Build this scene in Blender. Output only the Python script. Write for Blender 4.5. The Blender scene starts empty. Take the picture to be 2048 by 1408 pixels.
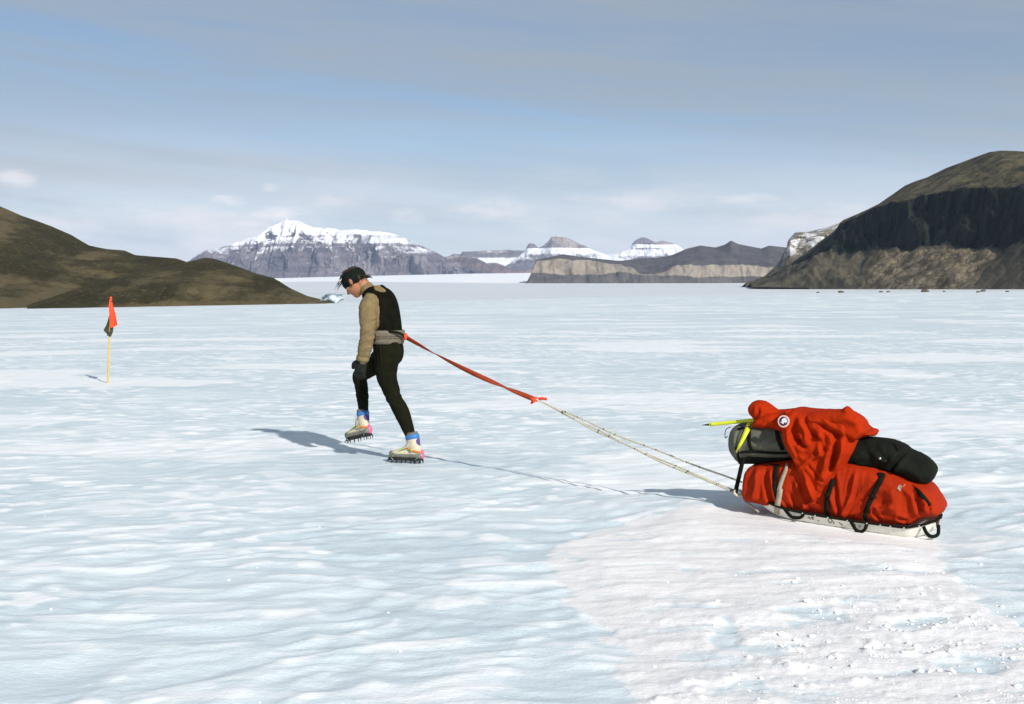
import bpy, bmesh, math, random
import numpy as np
from mathutils import Vector, Matrix
from mathutils.geometry import delaunay_2d_cdt

R = math.radians
SC = bpy.context.scene
COL = SC.collection
random.seed(4)

# ------------------------------------------------------------------ camera
F = 2400.0                      # focal length in pixels of the 2048 wide photograph
H_EYE = 1.5
PITCH = math.atan((704 - 578) / F)
cam_d = bpy.data.cameras.new('camera')
cam_d.sensor_width = 36.0
cam_d.lens = F / 2048 * 36.0
cam_d.clip_start = 0.05
cam_d.clip_end = 60000
cam = bpy.data.objects.new('camera', cam_d)
COL.objects.link(cam)
cam.location = (0, 0, H_EYE)
cam.rotation_euler = (math.pi / 2 - PITCH, 0, 0)
SC.camera = cam
SC.render.resolution_x, SC.render.resolution_y = 1024, 704

# ------------------------------------------------------------------ light
SUN_AZ = (0.50, -0.866)         # towards the sun, on the ground: behind the photographer, to the right
SUN_EL = R(32)
sun_d = bpy.data.lights.new('sun', 'SUN')
sun_d.energy = 4.2
sun_d.angle = R(1.1)
sun_d.color = (1.0, 0.955, 0.89)
sun = bpy.data.objects.new('sun', sun_d)
COL.objects.link(sun)
sv = Vector((SUN_AZ[0] * math.cos(SUN_EL), SUN_AZ[1] * math.cos(SUN_EL), math.sin(SUN_EL)))
sun.rotation_euler = sv.to_track_quat('Z', 'Y').to_euler()
sun.location = (20, -30, 30)

SC.view_settings.view_transform = 'Standard'
SC.view_settings.look = 'None'
SC.view_settings.gamma = 1.0
SC.view_settings.exposure = 0.22
SC.view_settings.use_curve_mapping = False
SC.cycles.use_denoising = True
SC.cycles.max_bounces = 8
SC.cycles.volume_bounces = 1
SC.cycles.transparent_max_bounces = 8


# ------------------------------------------------------------------ node helper
def nd(nt, typ, props=None, **inp):
    n = nt.nodes.new('ShaderNode' + typ)
    for k, v in (props or {}).items():
        setattr(n, k, v)
    for k, v in inp.items():
        key = int(k[1:]) if k[0] == 'i' and k[1:].isdigit() else k.replace('_', ' ')
        s = n.inputs[key]
        if isinstance(v, bpy.types.NodeSocket):
            nt.links.new(v, s)
        else:
            s.default_value = v
    return n


def m_(nt, op, a, b=0.0, c=None, clamp=False):
    kw = dict(i0=a, i1=b)
    if c is not None:
        kw['i2'] = c
    return nd(nt, 'Math', {'operation': op, 'use_clamp': clamp}, **kw).outputs[0]


def mix(nt, f, a, b, blend='MIX'):
    n = nt.nodes.new('ShaderNodeMix')
    n.data_type = 'RGBA'
    n.blend_type = blend
    n.clamp_factor = True
    for idx, v in ((0, f), (6, a), (7, b)):
        if isinstance(v, bpy.types.NodeSocket):
            nt.links.new(v, n.inputs[idx])
        else:
            n.inputs[idx].default_value = v if idx == 0 else (tuple(v) + (1.0,) if len(v) == 3 else v)
    return n.outputs[2]


def ramp(nt, f, lo, hi):
    return nd(nt, 'MapRange', {'interpolation_type': 'SMOOTHSTEP', 'clamp': True}, Value=f, From_Min=lo, From_Max=hi).outputs[0]


# ------------------------------------------------------------------ sky
world = bpy.data.worlds.new('World')
SC.world = world
world.use_nodes = True
wt = world.node_tree
wt.nodes.clear()
SKY_STRENGTH = 0.081
sky = nd(wt, 'TexSky', {'sky_type': 'NISHITA', 'sun_disc': False, 'sun_elevation': SUN_EL,
                        'sun_rotation': math.atan2(SUN_AZ[0], SUN_AZ[1]), 'altitude': 1200.0,
                        'air_density': 1.0, 'dust_density': 0.4, 'ozone_density': 3.0})
tc = nd(wt, 'TexCoord').outputs['Generated']
sx = nd(wt, 'SeparateXYZ', None, Vector=tc)
dx, dy, dz = sx.outputs[0], sx.outputs[1], sx.outputs[2]
zz = m_(wt, 'MAXIMUM', dz, 0.0)
den = m_(wt, 'ADD', zz, 0.05)
pxs, pys = m_(wt, 'DIVIDE', dx, den), m_(wt, 'DIVIDE', dy, den)
plane = nd(wt, 'CombineXYZ', None, X=pxs, Y=pys, Z=0.0).outputs[0]


def streak(scale, rot, sx_, sy_, detail, rough, seed, dist=0.6):
    mp = nd(wt, 'Mapping', None, Vector=plane, Rotation=(0, 0, rot), Scale=(sx_, sy_, 1), Location=(seed, seed * .37, 0)).outputs[0]
    return nd(wt, 'TexNoise', None, Vector=mp, Scale=scale, Detail=detail, Roughness=rough, Distortion=dist).outputs[0]


# thin high veil in long bands across the whole sky
c1 = ramp(wt, streak(0.55, R(8), 0.22, 1.0, 5, .5, 3.3), 0.30, 0.66)
azq = m_(wt, 'ARCTAN2', dx, dy)
qb = m_(wt, 'ADD', dz, m_(wt, 'MULTIPLY', azq, 0.085))


def bandn(sa, se, det, rough, off, dist=0.3):
    v = nd(wt, 'CombineXYZ', None, X=m_(wt, 'MULTIPLY', azq, sa), Y=m_(wt, 'MULTIPLY', qb, se), Z=off).outputs[0]
    return nd(wt, 'TexNoise', None, Vector=v, Scale=1.0, Detail=det, Roughness=rough, Distortion=dist).outputs[0]


b1_ = ramp(wt, bandn(1.3, 13.0, 5, .5, 2.4), .36, .66)
b2_ = ramp(wt, bandn(4.0, 60.0, 6, .6, 7.7), .30, .72)
gap = m_(wt, 'DIVIDE', m_(wt, 'SUBTRACT', m_(wt, 'ADD', qb, m_(wt, 'MULTIPLY', m_(wt, 'SUBTRACT', b2_, .5), .018)), 0.128), 0.034)
gap = m_(wt, 'POWER', 2.718, m_(wt, 'MULTIPLY', m_(wt, 'MULTIPLY', gap, gap), -1.0))      # a long clearer lane between two veils
veil = m_(wt, 'ADD', m_(wt, 'MULTIPLY', c1, 0.16), m_(wt, 'ADD', m_(wt, 'MULTIPLY', b1_, .40), m_(wt, 'MULTIPLY', b2_, 0.32)))
veil = m_(wt, 'SUBTRACT', m_(wt, 'ADD', veil, 0.34), m_(wt, 'MULTIPLY', gap, 0.40), clamp=True)
low = m_(wt, 'MULTIPLY', ramp(wt, dz, 0.17, -0.01), m_(wt, 'ADD', .45, m_(wt, 'MULTIPLY', ramp(wt, bandn(2.2, 24.0, 6, .55, 21.0), .34, .62), .55)))          # the veil thickens to the horizon all round
base = mix(wt, m_(wt, 'MULTIPLY', veil, 0.88), sky.outputs[0], (3.95, 4.5, 4.95))
base = mix(wt, m_(wt, 'MULTIPLY', low, 0.80), base, (9.2, 9.1, 9.4))
# low broken cloud bank, all round the horizon
az = m_(wt, 'ARCTAN2', dx, dy)
angv = nd(wt, 'CombineXYZ', None, X=az, Y=m_(wt, 'MULTIPLY', dz, 3.4), Z=0.0).outputs[0]
cn = nd(wt, 'TexNoise', None, Vector=angv, Scale=4.2, Detail=7, Roughness=.58).outputs[0]
bank = m_(wt, 'MULTIPLY', ramp(wt, cn, 0.47, 0.66), m_(wt, 'MULTIPLY', ramp(wt, dz, 0.0, 0.03), ramp(wt, dz, 0.115, 0.05)))
base = mix(wt, m_(wt, 'MULTIPLY', bank, 0.62), base, (10.5, 9.9, 9.6))
# a few small fair-weather clouds low over the mountains
wob = nd(wt, 'TexNoise', None, Vector=angv, Scale=22, Detail=8, Roughness=.66).outputs[0]
wob = m_(wt, 'MULTIPLY', m_(wt, 'SUBTRACT', wob, 0.5), 4.2)


def rayaz(px, py):
    u, v = (px - 1024) / F, (704 - py) / F
    d = Vector((u, math.cos(PITCH) + v * math.sin(PITCH), -math.sin(PITCH) + v * math.cos(PITCH))).normalized()
    return math.atan2(d.x, d.y), d.z


tot = None
for px, py, wx, wy, k in ((28, 357, 44, 17, .8), (455, 402, 42, 13, 1.), (541, 375, 24, 10, .7), (566, 428, 80, 17, 1.),
                          (500, 447, 40, 8, .6), (822, 430, 50, 20, .7), (1002, 402, 60, 18, .75), (960, 425, 120, 22, .6),
                          (1290, 402, 150, 22, .5), (1490, 398, 70, 12, .5), (655, 400, 60, 14, .45)):
    a0, z0 = rayaz(px, py)
    ea = m_(wt, 'DIVIDE', m_(wt, 'SUBTRACT', az, a0), wx / F)
    ez = m_(wt, 'DIVIDE', m_(wt, 'SUBTRACT', dz, z0), wy / F)
    d2 = m_(wt, 'ADD', m_(wt, 'MULTIPLY', ea, ea), m_(wt, 'MULTIPLY', ez, ez))
    g = m_(wt, 'ADD', m_(wt, 'SUBTRACT', 1.0, d2), wob)
    g = m_(wt, 'MULTIPLY', ramp(wt, g, 0.0, 1.6), k)
    tot = g if tot is None else m_(wt, 'MAXIMUM', tot, g)
base = mix(wt, m_(wt, 'MULTIPLY', tot, 0.46), base, (13.0, 12.0, 11.4))
bg = nd(wt, 'Background', None, Color=base, Strength=SKY_STRENGTH)
wo = nd(wt, 'OutputWorld')
wt.links.new(bg.outputs[0], wo.inputs['Surface'])


# ------------------------------------------------------------------ projection: a pixel and a distance give a point
def ray(px, py):
    u, v = (px - 1024) / F, (704 - py) / F
    cp, sp = math.cos(PITCH), math.sin(PITCH)
    return np.array([u, cp + v * sp, -sp + v * cp])


CAMP = np.array([0, 0, H_EYE])


def P(px, py, Y):
    d = ray(px, py)
    return CAMP + d * (Y / d[1])


# ------------------------------------------------------------------ numpy noise
def _hash(i, j, k, seed):
    h = (i.astype(np.int64) * 374761393 + j.astype(np.int64) * 668265263 + k.astype(np.int64) * 2147483647 + seed * 974634) & 0xffffffff
    h = ((h ^ (h >> 13)) * 1274126177) & 0xffffffff
    h = (h ^ (h >> 16)) & 0xffffffff
    return h


_G = np.array([[1, 1, 0], [-1, 1, 0], [1, -1, 0], [-1, -1, 0], [1, 0, 1], [-1, 0, 1], [1, 0, -1], [-1, 0, -1], [0, 1, 1], [0, -1, 1], [0, 1, -1], [0, -1, -1]], float)


def perlin(x, y, z=0.0, seed=0):
    x, y, z = np.broadcast_arrays(np.asarray(x, float), np.asarray(y, float), np.asarray(z, float))
    i, j, k = np.floor(x), np.floor(y), np.floor(z)
    fx, fy, fz = x - i, y - j, z - k
    u, v, w = (t * t * t * (t * (t * 6 - 15) + 10) for t in (fx, fy, fz))
    out = 0
    flat = np.all(z == 0)
    for a in (0, 1):
        for b in (0, 1):
            for c in ((0,) if flat else (0, 1)):
                g = _G[_hash(i + a, j + b, k + c, seed) % 12]
                d = g[..., 0] * (fx - a) + g[..., 1] * (fy - b) + g[..., 2] * (fz - c)
                out = out + d * (u if a else 1 - u) * (v if b else 1 - v) * (1 if flat else (w if c else 1 - w))
    return out


def fbm(x, y, z=0.0, seed=0, octs=4, gain=.5, lac=2.03):
    s, a, f = 0, 1, 1
    for o in range(octs):
        s = s + a * perlin(np.asarray(x) * f, np.asarray(y) * f, np.asarray(z) * f, seed + o * 17)
        a *= gain
        f *= lac
    return s


def sstep(a, b, x):
    t = np.clip((np.asarray(x, float) - a) / (b - a), 0, 1)
    return t * t * (3 - 2 * t)


def poly_sd(pts, poly):
    """signed distance to a closed polygon, positive inside"""
    pts, poly = np.asarray(pts, float), np.asarray(poly, float)
    d = np.full(len(pts), 1e9)
    ins = np.zeros(len(pts), bool)
    n = len(poly)
    for i in range(n):
        a, b = poly[i], poly[(i + 1) % n]
        e = b - a
        w = pts - a
        t = np.clip((w @ e) / max(e @ e, 1e-12), 0, 1)
        d = np.minimum(d, np.hypot(*(w - t[:, None] * e).T))
        c = (a[1] > pts[:, 1]) != (b[1] > pts[:, 1])
        xi = a[0] + (pts[:, 1] - a[1]) / (b[1] - a[1] if b[1] != a[1] else 1e-12) * (b[0] - a[0])
        ins ^= c & (pts[:, 0] < xi)
    return np.where(ins, d, -d)


def seg_d(pts, line):
    pts = np.asarray(pts, float)
    d = np.full(len(pts), 1e9)
    tt = np.zeros(len(pts))
    n = len(line) - 1
    for i in range(n):
        a, b = np.asarray(line[i], float), np.asarray(line[i + 1], float)
        e = b - a
        w = pts - a
        t = np.clip((w @ e) / max(e @ e, 1e-12), 0, 1)
        q = np.hypot(*(w - t[:, None] * e).T)
        m = q < d
        d = np.where(m, q, d)
        tt = np.where(m, (i + t) / n, tt)
    return d, tt


# ------------------------------------------------------------------ object helpers
def tag(o, label=None, cat=None, group=None, kind=None):
    for k, v in (('label', label), ('category', cat), ('group', group), ('kind', kind)):
        if v:
            o[k] = v
    return o


def empty(name, loc, label, cat, group=None):
    o = bpy.data.objects.new(name, None)
    o.empty_display_size = .2
    COL.objects.link(o)
    o.location = loc
    return tag(o, label, cat, group)


def wloc(o):
    v = Vector((0, 0, 0))
    while o is not None:
        v += o.location
        o = o.parent
    return v


def obj(name, verts, faces, mat, parent=None, smooth=True, loc=None):
    """one mesh object; verts are world coordinates"""
    verts = np.asarray(verts, float).reshape(-1, 3)
    me = bpy.data.meshes.new(name)
    if parent is not None:
        org = np.array(wloc(parent))
    elif loc is not None:
        org = np.array(loc, float)
    else:
        org = np.zeros(3)
    me.from_pydata((verts - org).tolist(), [], [tuple(int(i) for i in f) for f in faces])
    me.validate()
    if smooth:
        me.shade_smooth()
    me.materials.append(mat)
    o = bpy.data.objects.new(name, me)
    COL.objects.link(o)
    if parent is not None:
        o.parent = parent
    elif loc is not None:
        o.location = loc
    return o


def merge(parts):
    V, Fc, n = [], [], 0
    for v, f in parts:
        v = np.asarray(v, float)
        V.append(v)
        Fc += [tuple(i + n for i in q) for q in f]
        n += len(v)
    return np.concatenate(V), Fc


def norm(v):
    v = np.asarray(v, float)
    return v / max(np.linalg.norm(v), 1e-12)


def tube(path, rad, seg=12, side=None, cap=True):
    """loft of ellipses along a path; rad: list of r or (r_side, r_other); side: reference direction of r_side"""
    path = [np.asarray(p, float) for p in path]
    n = len(path)
    V, Fc = [], []
    sref = np.asarray(side, float) if side is not None else None
    prev = None
    for i in range(n):
        t = norm(path[min(i + 1, n - 1)] - path[max(i - 1, 0)])
        if sref is not None:
            s = norm(sref - t * (sref @ t))
        elif prev is None:
            s = norm(np.cross(t, [0, 0, 1] if abs(t[2]) < .9 else [1, 0, 0]))
        else:
            s = norm(prev - t * (prev @ t))
        prev = s
        b = np.cross(t, s)
        r = rad[i] if hasattr(rad, '__len__') else rad
        ra, rb = r if hasattr(r, '__len__') else (r, r)
        for k in range(seg):
            a = 2 * math.pi * k / seg
            V.append(path[i] + s * ra * math.cos(a) + b * rb * math.sin(a))
    for i in range(n - 1):
        for k in range(seg):
            k2 = (k + 1) % seg
            Fc.append((i * seg + k, i * seg + k2, (i + 1) * seg + k2, (i + 1) * seg + k))
    if cap:
        V.append(path[0]); V.append(path[-1])
        c0, c1 = len(V) - 2, len(V) - 1
        for k in range(seg):
            k2 = (k + 1) % seg
            Fc.append((c0, k2, k))
            Fc.append((c1, (n - 1) * seg + k, (n - 1) * seg + k2))
    return np.array(V), Fc


def rtube(path, rad, seg=14, side=None, caps=4):
    """tube with rounded ends, densified along a smooth curve"""
    path = np.asarray(path, float)
    rr = np.array([r if hasattr(r, '__len__') else (r, r) for r in rad], float)
    n = len(path)
    if n > 2:
        t = np.linspace(0, n - 1, (n - 1) * 5 + 1)
        path, rr = crom(path, t), np.maximum(crom(rr, t), .002)
    t0, t1 = norm(path[0] - path[1]), norm(path[-1] - path[-2])
    pp, qq = [], []
    for a in np.linspace(math.pi / 2, 0, caps + 1)[:-1]:
        pp.append(path[0] + t0 * rr[0].min() * math.sin(a) * .8); qq.append(rr[0] * max(math.cos(a), .04))
    pp += list(path); qq += list(rr)
    for a in np.linspace(0, math.pi / 2, caps + 1)[1:]:
        pp.append(path[-1] + t1 * rr[-1].min() * math.sin(a) * .8); qq.append(rr[-1] * max(math.cos(a), .04))
    return tube(pp, qq, seg, side)


def crom(p, t):
    p = np.asarray(p, float)
    n = len(p)
    i = np.clip(np.floor(t).astype(int), 0, n - 2)
    f = (t - i)[:, None]
    p0, p1, p2, p3 = p[np.maximum(i - 1, 0)], p[i], p[i + 1], p[np.minimum(i + 2, n - 1)]
    return .5 * (2 * p1 + (p2 - p0) * f + (2 * p0 - 5 * p1 + 4 * p2 - p3) * f ** 2 + (3 * p1 - p0 - 3 * p2 + p3) * f ** 3)


def curve(p, k=6):
    p = np.asarray(p, float)
    return crom(p, np.linspace(0, len(p) - 1, (len(p) - 1) * k + 1))


def ellipsoid(c, ax, rad, nu=20, nv=12):
    V, Fc = [], []
    ax = [np.asarray(a, float) for a in ax]
    for j in range(nv + 1):
        th = math.pi * j / nv
        for i in range(nu):
            ph = 2 * math.pi * i / nu
            q = (math.sin(th) * math.cos(ph), math.sin(th) * math.sin(ph), math.cos(th))
            V.append(np.asarray(c) + sum(ax[k] * rad[k] * q[k] for k in range(3)))
    for j in range(nv):
        for i in range(nu):
            i2 = (i + 1) % nu
            Fc.append((j * nu + i, (j + 1) * nu + i, (j + 1) * nu + i2, j * nu + i2))
    return np.array(V), Fc


def box(c, ax, half):
    V = [np.asarray(c) + sum(np.asarray(ax[k]) * half[k] * s[k] for k in range(3))
         for s in ((-1, -1, -1), (1, -1, -1), (1, 1, -1), (-1, 1, -1), (-1, -1, 1), (1, -1, 1), (1, 1, 1), (-1, 1, 1))]
    return np.array(V), [(0, 3, 2, 1), (4, 5, 6, 7), (0, 1, 5, 4), (1, 2, 6, 5), (2, 3, 7, 6), (3, 0, 4, 7)]


def ribbon(path, width, wdir, thick=.003):
    """flat webbing: path points, width (scalar or list), wdir: width direction (one or per point)"""
    path = np.asarray(path, float)
    n = len(path)
    W = np.broadcast_to(np.asarray(width, float), (n,))
    D = np.broadcast_to(np.asarray(wdir, float), (n, 3))
    V, Fc = [], []
    for i in range(n):
        t = norm(path[min(i + 1, n - 1)] - path[max(i - 1, 0)])
        w = norm(D[i] - t * (D[i] @ t))
        b = np.cross(t, w)
        for sa, sb in ((-1, -1), (1, -1), (1, 1), (-1, 1)):
            V.append(path[i] + w * sa * W[i] / 2 + b * sb * thick / 2)
    for i in range(n - 1):
        for k in range(4):
            k2 = (k + 1) % 4
            Fc.append((i * 4 + k, i * 4 + k2, (i + 1) * 4 + k2, (i + 1) * 4 + k))
    Fc.append((3, 2, 1, 0))
    e = (n - 1) * 4
    Fc.append((e, e + 1, e + 2, e + 3))
    return np.array(V), Fc


def fuse(parts, voxel, smooth=6, fac=.5):
    """overlapping closed pieces -> one continuous surface"""
    V, Fc = merge(parts)
    me = bpy.data.meshes.new('tmp')
    me.from_pydata(V.tolist(), [], Fc)
    bm = bmesh.new(); bm.from_mesh(me)
    bmesh.ops.recalc_face_normals(bm, faces=bm.faces)
    bm.to_mesh(me); bm.free()
    o = bpy.data.objects.new('tmp', me)
    COL.objects.link(o)
    md = o.modifiers.new('r', 'REMESH'); md.mode = 'VOXEL'; md.voxel_size = voxel
    ms = o.modifiers.new('s', 'SMOOTH'); ms.iterations = smooth; ms.factor = fac
    dg = bpy.context.evaluated_depsgraph_get()
    em = bpy.data.meshes.new_from_object(o.evaluated_get(dg))
    v = np.empty(len(em.vertices) * 3); em.vertices.foreach_get('co', v)
    nn = np.empty(len(em.vertices) * 3); em.vertices.foreach_get('normal', nn)
    f = [tuple(p.vertices) for p in em.polygons]
    bpy.data.objects.remove(o); bpy.data.meshes.remove(me); bpy.data.meshes.remove(em)
    return v.reshape(-1, 3), f, nn.reshape(-1, 3)


def shell(v, f, n, mask, off):
    """a layer of cloth lying on part of a surface; closed at its rim by an inner sheet"""
    keep = [q for q in f if all(mask[i] for i in q)]
    used = sorted({i for q in keep for i in q})
    ix = {i: k for k, i in enumerate(used)}
    m = len(used)
    V = np.concatenate([v[used] + n[used] * off, v[used] - n[used] * .001])
    Fc = [tuple(ix[i] for i in q) for q in keep]
    edges = {}
    for q in Fc:
        for a, b in zip(q, q[1:] + q[:1]):
            edges[(a, b)] = True
    out = list(Fc)
    for a, b in edges:
        if (b, a) not in edges:
            out.append((b, a, a + m, b + m))
    return V, out


# ------------------------------------------------------------------ materials
def newmat(name):
    m = bpy.data.materials.new(name)
    m.use_nodes = True
    nt = m.node_tree
    nt.nodes.clear()
    out = nd(nt, 'OutputMaterial')
    b = nd(nt, 'BsdfPrincipled')
    nt.links.new(b.outputs[0], out.inputs[0])
    return m, nt, b


def lk(nt, s, b, name):
    nt.links.new(s, b.inputs[name])


def simple(name, col, rough=.8, var=.18, scale=30, bump=.0, bscale=400, spec=.3, metal=0, sheen=0, weave=False, dirt=None, crumple=0):
    m, nt, b = newmat(name)
    co = nd(nt, 'TexCoord').outputs['Object']
    n = nd(nt, 'TexNoise', None, Vector=co, Scale=scale, Detail=5, Roughness=.6).outputs[0]
    f = ramp(nt, n, .3, .7)
    dark = tuple(c * (1 - var) for c in col)
    lite = tuple(min(1, c * (1 + var)) for c in col)
    c = mix(nt, f, dark, lite)
    if dirt:
        n2 = nd(nt, 'TexNoise', None, Vector=co, Scale=dirt[1], Detail=6, Roughness=.65).outputs[0]
        c = mix(nt, m_(nt, 'MULTIPLY', ramp(nt, n2, .52, .72), dirt[2]), c, dirt[0])
    lk(nt, c, b, 'Base Color')
    b.inputs['Roughness'].default_value = rough
    b.inputs['Specular IOR Level'].default_value = spec
    b.inputs['Metallic'].default_value = metal
    if sheen:
        b.inputs['Sheen Weight'].default_value = sheen
        b.inputs['Sheen Roughness'].default_value = .5
    if bump:
        if weave:
            n3 = nd(nt, 'TexVoronoi', None, Vector=co, Scale=bscale).outputs[0]
        else:
            n3 = nd(nt, 'TexNoise', None, Vector=co, Scale=bscale, Detail=3).outputs[0]
        bp = nd(nt, 'Bump', None, Strength=bump, Distance=.004, Height=n3)
        if crumple:
            w = nd(nt, 'TexNoise', None, Vector=co, Scale=11, Detail=4, Roughness=.55, Distortion=1.4).outputs[0]
            w2 = nd(nt, 'TexNoise', None, Vector=co, Scale=27, Detail=3, Roughness=.5, Distortion=.8).outputs[0]
            hgt_ = m_(nt, 'ADD', m_(nt, 'ABSOLUTE', m_(nt, 'SUBTRACT', w, .5)), m_(nt, 'MULTIPLY', m_(nt, 'ABSOLUTE', m_(nt, 'SUBTRACT', w2, .5)), .4))
            bp = nd(nt, 'Bump', None, Strength=crumple, Distance=.05, Height=hgt_, Normal=bp.outputs[0])
        lk(nt, bp.outputs[0], b, 'Normal')
    return m


M = {}
M['shirt'] = simple('tan_fleece', (.195, .142, .072), .95, .16, 18, .35, 260, .1)
M['vest'] = simple('black_vest', (.0065, .0063, .004), .95, .3, 14, .3, 300, .06)
M['tights'] = simple('black_tights', (.0085, .009, .004), .95, .3, 12, .2, 300, .08)
M['skin'] = simple('weathered_skin', (.36, .155, .078), .6, .14, 22, .1, 120, .35)
M['headband'] = simple('dark_green_fleece', (.009, .013, .010), .95, .3, 30, .4, 200, .06)
M['hair'] = simple('brown_hair', (.032, .020, .011), .7, .4, 60, 0, 1, .4)
M['glove'] = simple('dark_glove', (.009, .0115, .009), .85, .35, 50, .3, 200, .25)
M['belt'] = simple('grey_webbing', (.15, .13, .095), .9, .14, 40, .4, 240, .2)
M['boot'] = simple('cream_leather', (.56, .50, .37), .75, .12, 40, .25, 160, .3, dirt=((.30, .27, .2), 60, .35))
M['rand'] = simple('grey_rubber', (.20, .19, .155), .7, .15, 40, .15, 120, .3)
M['sole'] = simple('black_rubber', (.02, .02, .018), .7, .2, 40)
M['cuff'] = simple('blue_liner', (.045, .17, .42), .55, .15, 60, .1, 200, .4)
M['purple'] = simple('violet_fabric', (.10, .06, .22), .8, .15, 60)
M['pink'] = simple('pink_plastic', (.85, .10, .30), .45, .06, 60, 0, 1, .5)
M['orange'] = simple('orange_webbing', (.80, .17, .04), .7, .1, 80)
M['lime'] = simple('lime_webbing', (.28, .55, .04), .7, .1, 80)
M['steel'] = simple('dark_steel', (.045, .042, .036), .45, .3, 90, .1, 150, .5, .7)
M['brightsteel'] = simple('bright_steel', (.55, .55, .52), .35, .1, 90, 0, 1, .5, .9)
M['lace'] = simple('lace_cord', (.10, .09, .06), .8, .2, 60)
M['palecord'] = simple('pale_cord', (.55, .50, .38), .85, .12, 80, .3, 500)
M['eye'] = simple('eye_white', (.6, .58, .54), .3, .05, 60)
M['redweb'] = simple('red_webbing', (.34, .050, .016), .85, .14, 30, .25, 500, .25)
M['redknot'] = simple('orange_red_tape', (.78, .075, .03), .7, .08, 40, .2, 300)
M['redcloth'] = simple('red_nylon', (.33, .020, .0018), .80, .10, 7, .15, 90, .12, crumple=.24)
M['redcotton'] = simple('red_parka_cloth', (.37, .023, .002), .9, .09, 9, .2, 120, .08, crumple=.22)
M['grey'] = simple('grey_nylon', (.115, .118, .088), .85, .10, 14, .3, 90, .12, crumple=.22)
M['dgrey'] = simple('dark_grey_nylon', (.045, .047, .036), .85, .25, 9, .3, 90, .2)
M['black'] = simple('black_nylon', (.007, .0085, .0055), .85, .35, 8, .3, 60, .12, crumple=.25)
M['strap'] = simple('black_strap', (.007, .0075, .0045), .85, .3, 40, .2, 400, .12)
M['pale_strap'] = simple('pale_webbing', (.36, .31, .23), .85, .16, 30, .3, 400, .2, dirt=((.2, .17, .12), 40, .4))
M['yellow'] = simple('yellow_paint', (.66, .70, .03), .5, .08, 30, 0, 1, .4)
M['violet'] = simple('violet_nylon', (.055, .03, .075), .8, .2, 30)
M['hull'] = simple('white_fibreglass', (.72, .70, .62), .5, .06, 14, .1, 30, .4, dirt=((.36, .33, .27), 26, .45))
M['ink'] = simple('brown_ink', (.10, .06, .035), .8, .2, 60)
M['patchring'] = simple('pink_white_thread', (.80, .50, .46), .9, .1, 200)
M['patchnavy'] = simple('navy_thread', (.035, .025, .055), .9, .15, 200)
M['patchwhite'] = simple('white_thread', (.82, .80, .82), .9, .06, 200)
M['bamboo'] = simple('bamboo', (.62, .42, .10), .6, .18, 40, .15, 60, .35)
M['flagred'] = simple('fluorescent_red_cloth', (.95, .085, .03), .8, .05, 12, .15, 200)
M['flagblack'] = simple('faded_black_cloth', (.055, .052, .034), .85, .2, 14, .15, 200)
M['crumb'] = simple('snow_lump', (.80, .79, .79), .9, .04, 60, .3, 60, .2)
M['boulder'] = simple('brown_stone', (.10, .082, .05), .9, .35, 1.2, .6, 6)

# ------------------------------------------------------------------ sled frame (needed by the ground too)
SY = R(28)
SP = R(3.4)
SH2 = np.array([-math.cos(SY), math.sin(SY), 0])
SL = np.array([-SH2[1], SH2[0], 0.0])            # towards the photographer's side
SF = SH2 * math.cos(SP) + np.array([0, 0, math.sin(SP)])
SU = -SH2 * math.sin(SP) + np.array([0, 0, math.cos(SP)])
_c = P(1815, 1076, 7.23)
SO = np.array([_c[0], _c[1], -0.018]) - SF * .14 - SL * .20


def S(s, w, z):
    return SO + SF * s + SL * w + SU * z


def Sxy(px, py, w):
    """pixel -> (s, z) on the sled's lengthwise plane at offset w"""
    d = ray(px, py)
    t = (w - (CAMP - SO) @ SL) / (d @ SL)
    p = CAMP + d * t - SO
    return np.array([p @ SF, p @ SU])


# ------------------------------------------------------------------ ground
def gpt(px, py):
    d = ray(px, py)
    t = -H_EYE / d[2]
    return (CAMP + d * t)[:2]


XS = [-1500, 0, 680, 1024, 1500, 2048, 3600]
T350 = [622, 620.5, 607.5, 600, 591, 584, 582]
T700 = [600, 600, 594, 588, 581.5, 578.5, 578]
T3000 = [575, 573, 570, 569, 569, 571, 572]
T4000 = [572, 570, 562, 566.5, 567, 567, 568]
X7 = [-1500, 0, 545, 700, 943, 1060, 2048, 3600]
T7000 = [562, 560, 556.5, 552.5, 547, 545.5, 548, 550]


def gbase(x, y):
    r = np.hypot(x, y)
    a = np.arctan2(x, np.maximum(y, .55 * np.abs(x) + 1e-6 + 0 * x))
    px = 1024 + F * np.tan(np.clip(a, -1.0, 1.0))
    ca = np.cos(np.clip(a, -1.0, 1.0))

    def zz(tab, rr, xs=XS):
        yy = np.interp(px, xs, tab)
        return H_EYE - (yy - 578) / F * rr * ca
    z = np.zeros_like(r)
    knots = [(30, 0 * r), (350, zz(T350, 350)), (700, zz(T700, 700)), (3000, zz(T3000, 3000)), (4000, zz(T4000, 4000)), (7000, zz(T7000, 7000, X7))]
    for (r0, z0), (r1, z1) in zip(knots, knots[1:]):
        t = np.clip((r - r0) / (r1 - r0), 0, 1)
        if r0 == 30:
            z = np.where(r >= r0, z1 * (t ** 1.12), z)
        else:
            z = np.where(r >= r0, z0 + (z1 - z0) * t, z)
    behind = sstep(-.2, -.6, y / np.maximum(r, 1e-6))
    return z * (1 - behind) * 1.0


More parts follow.
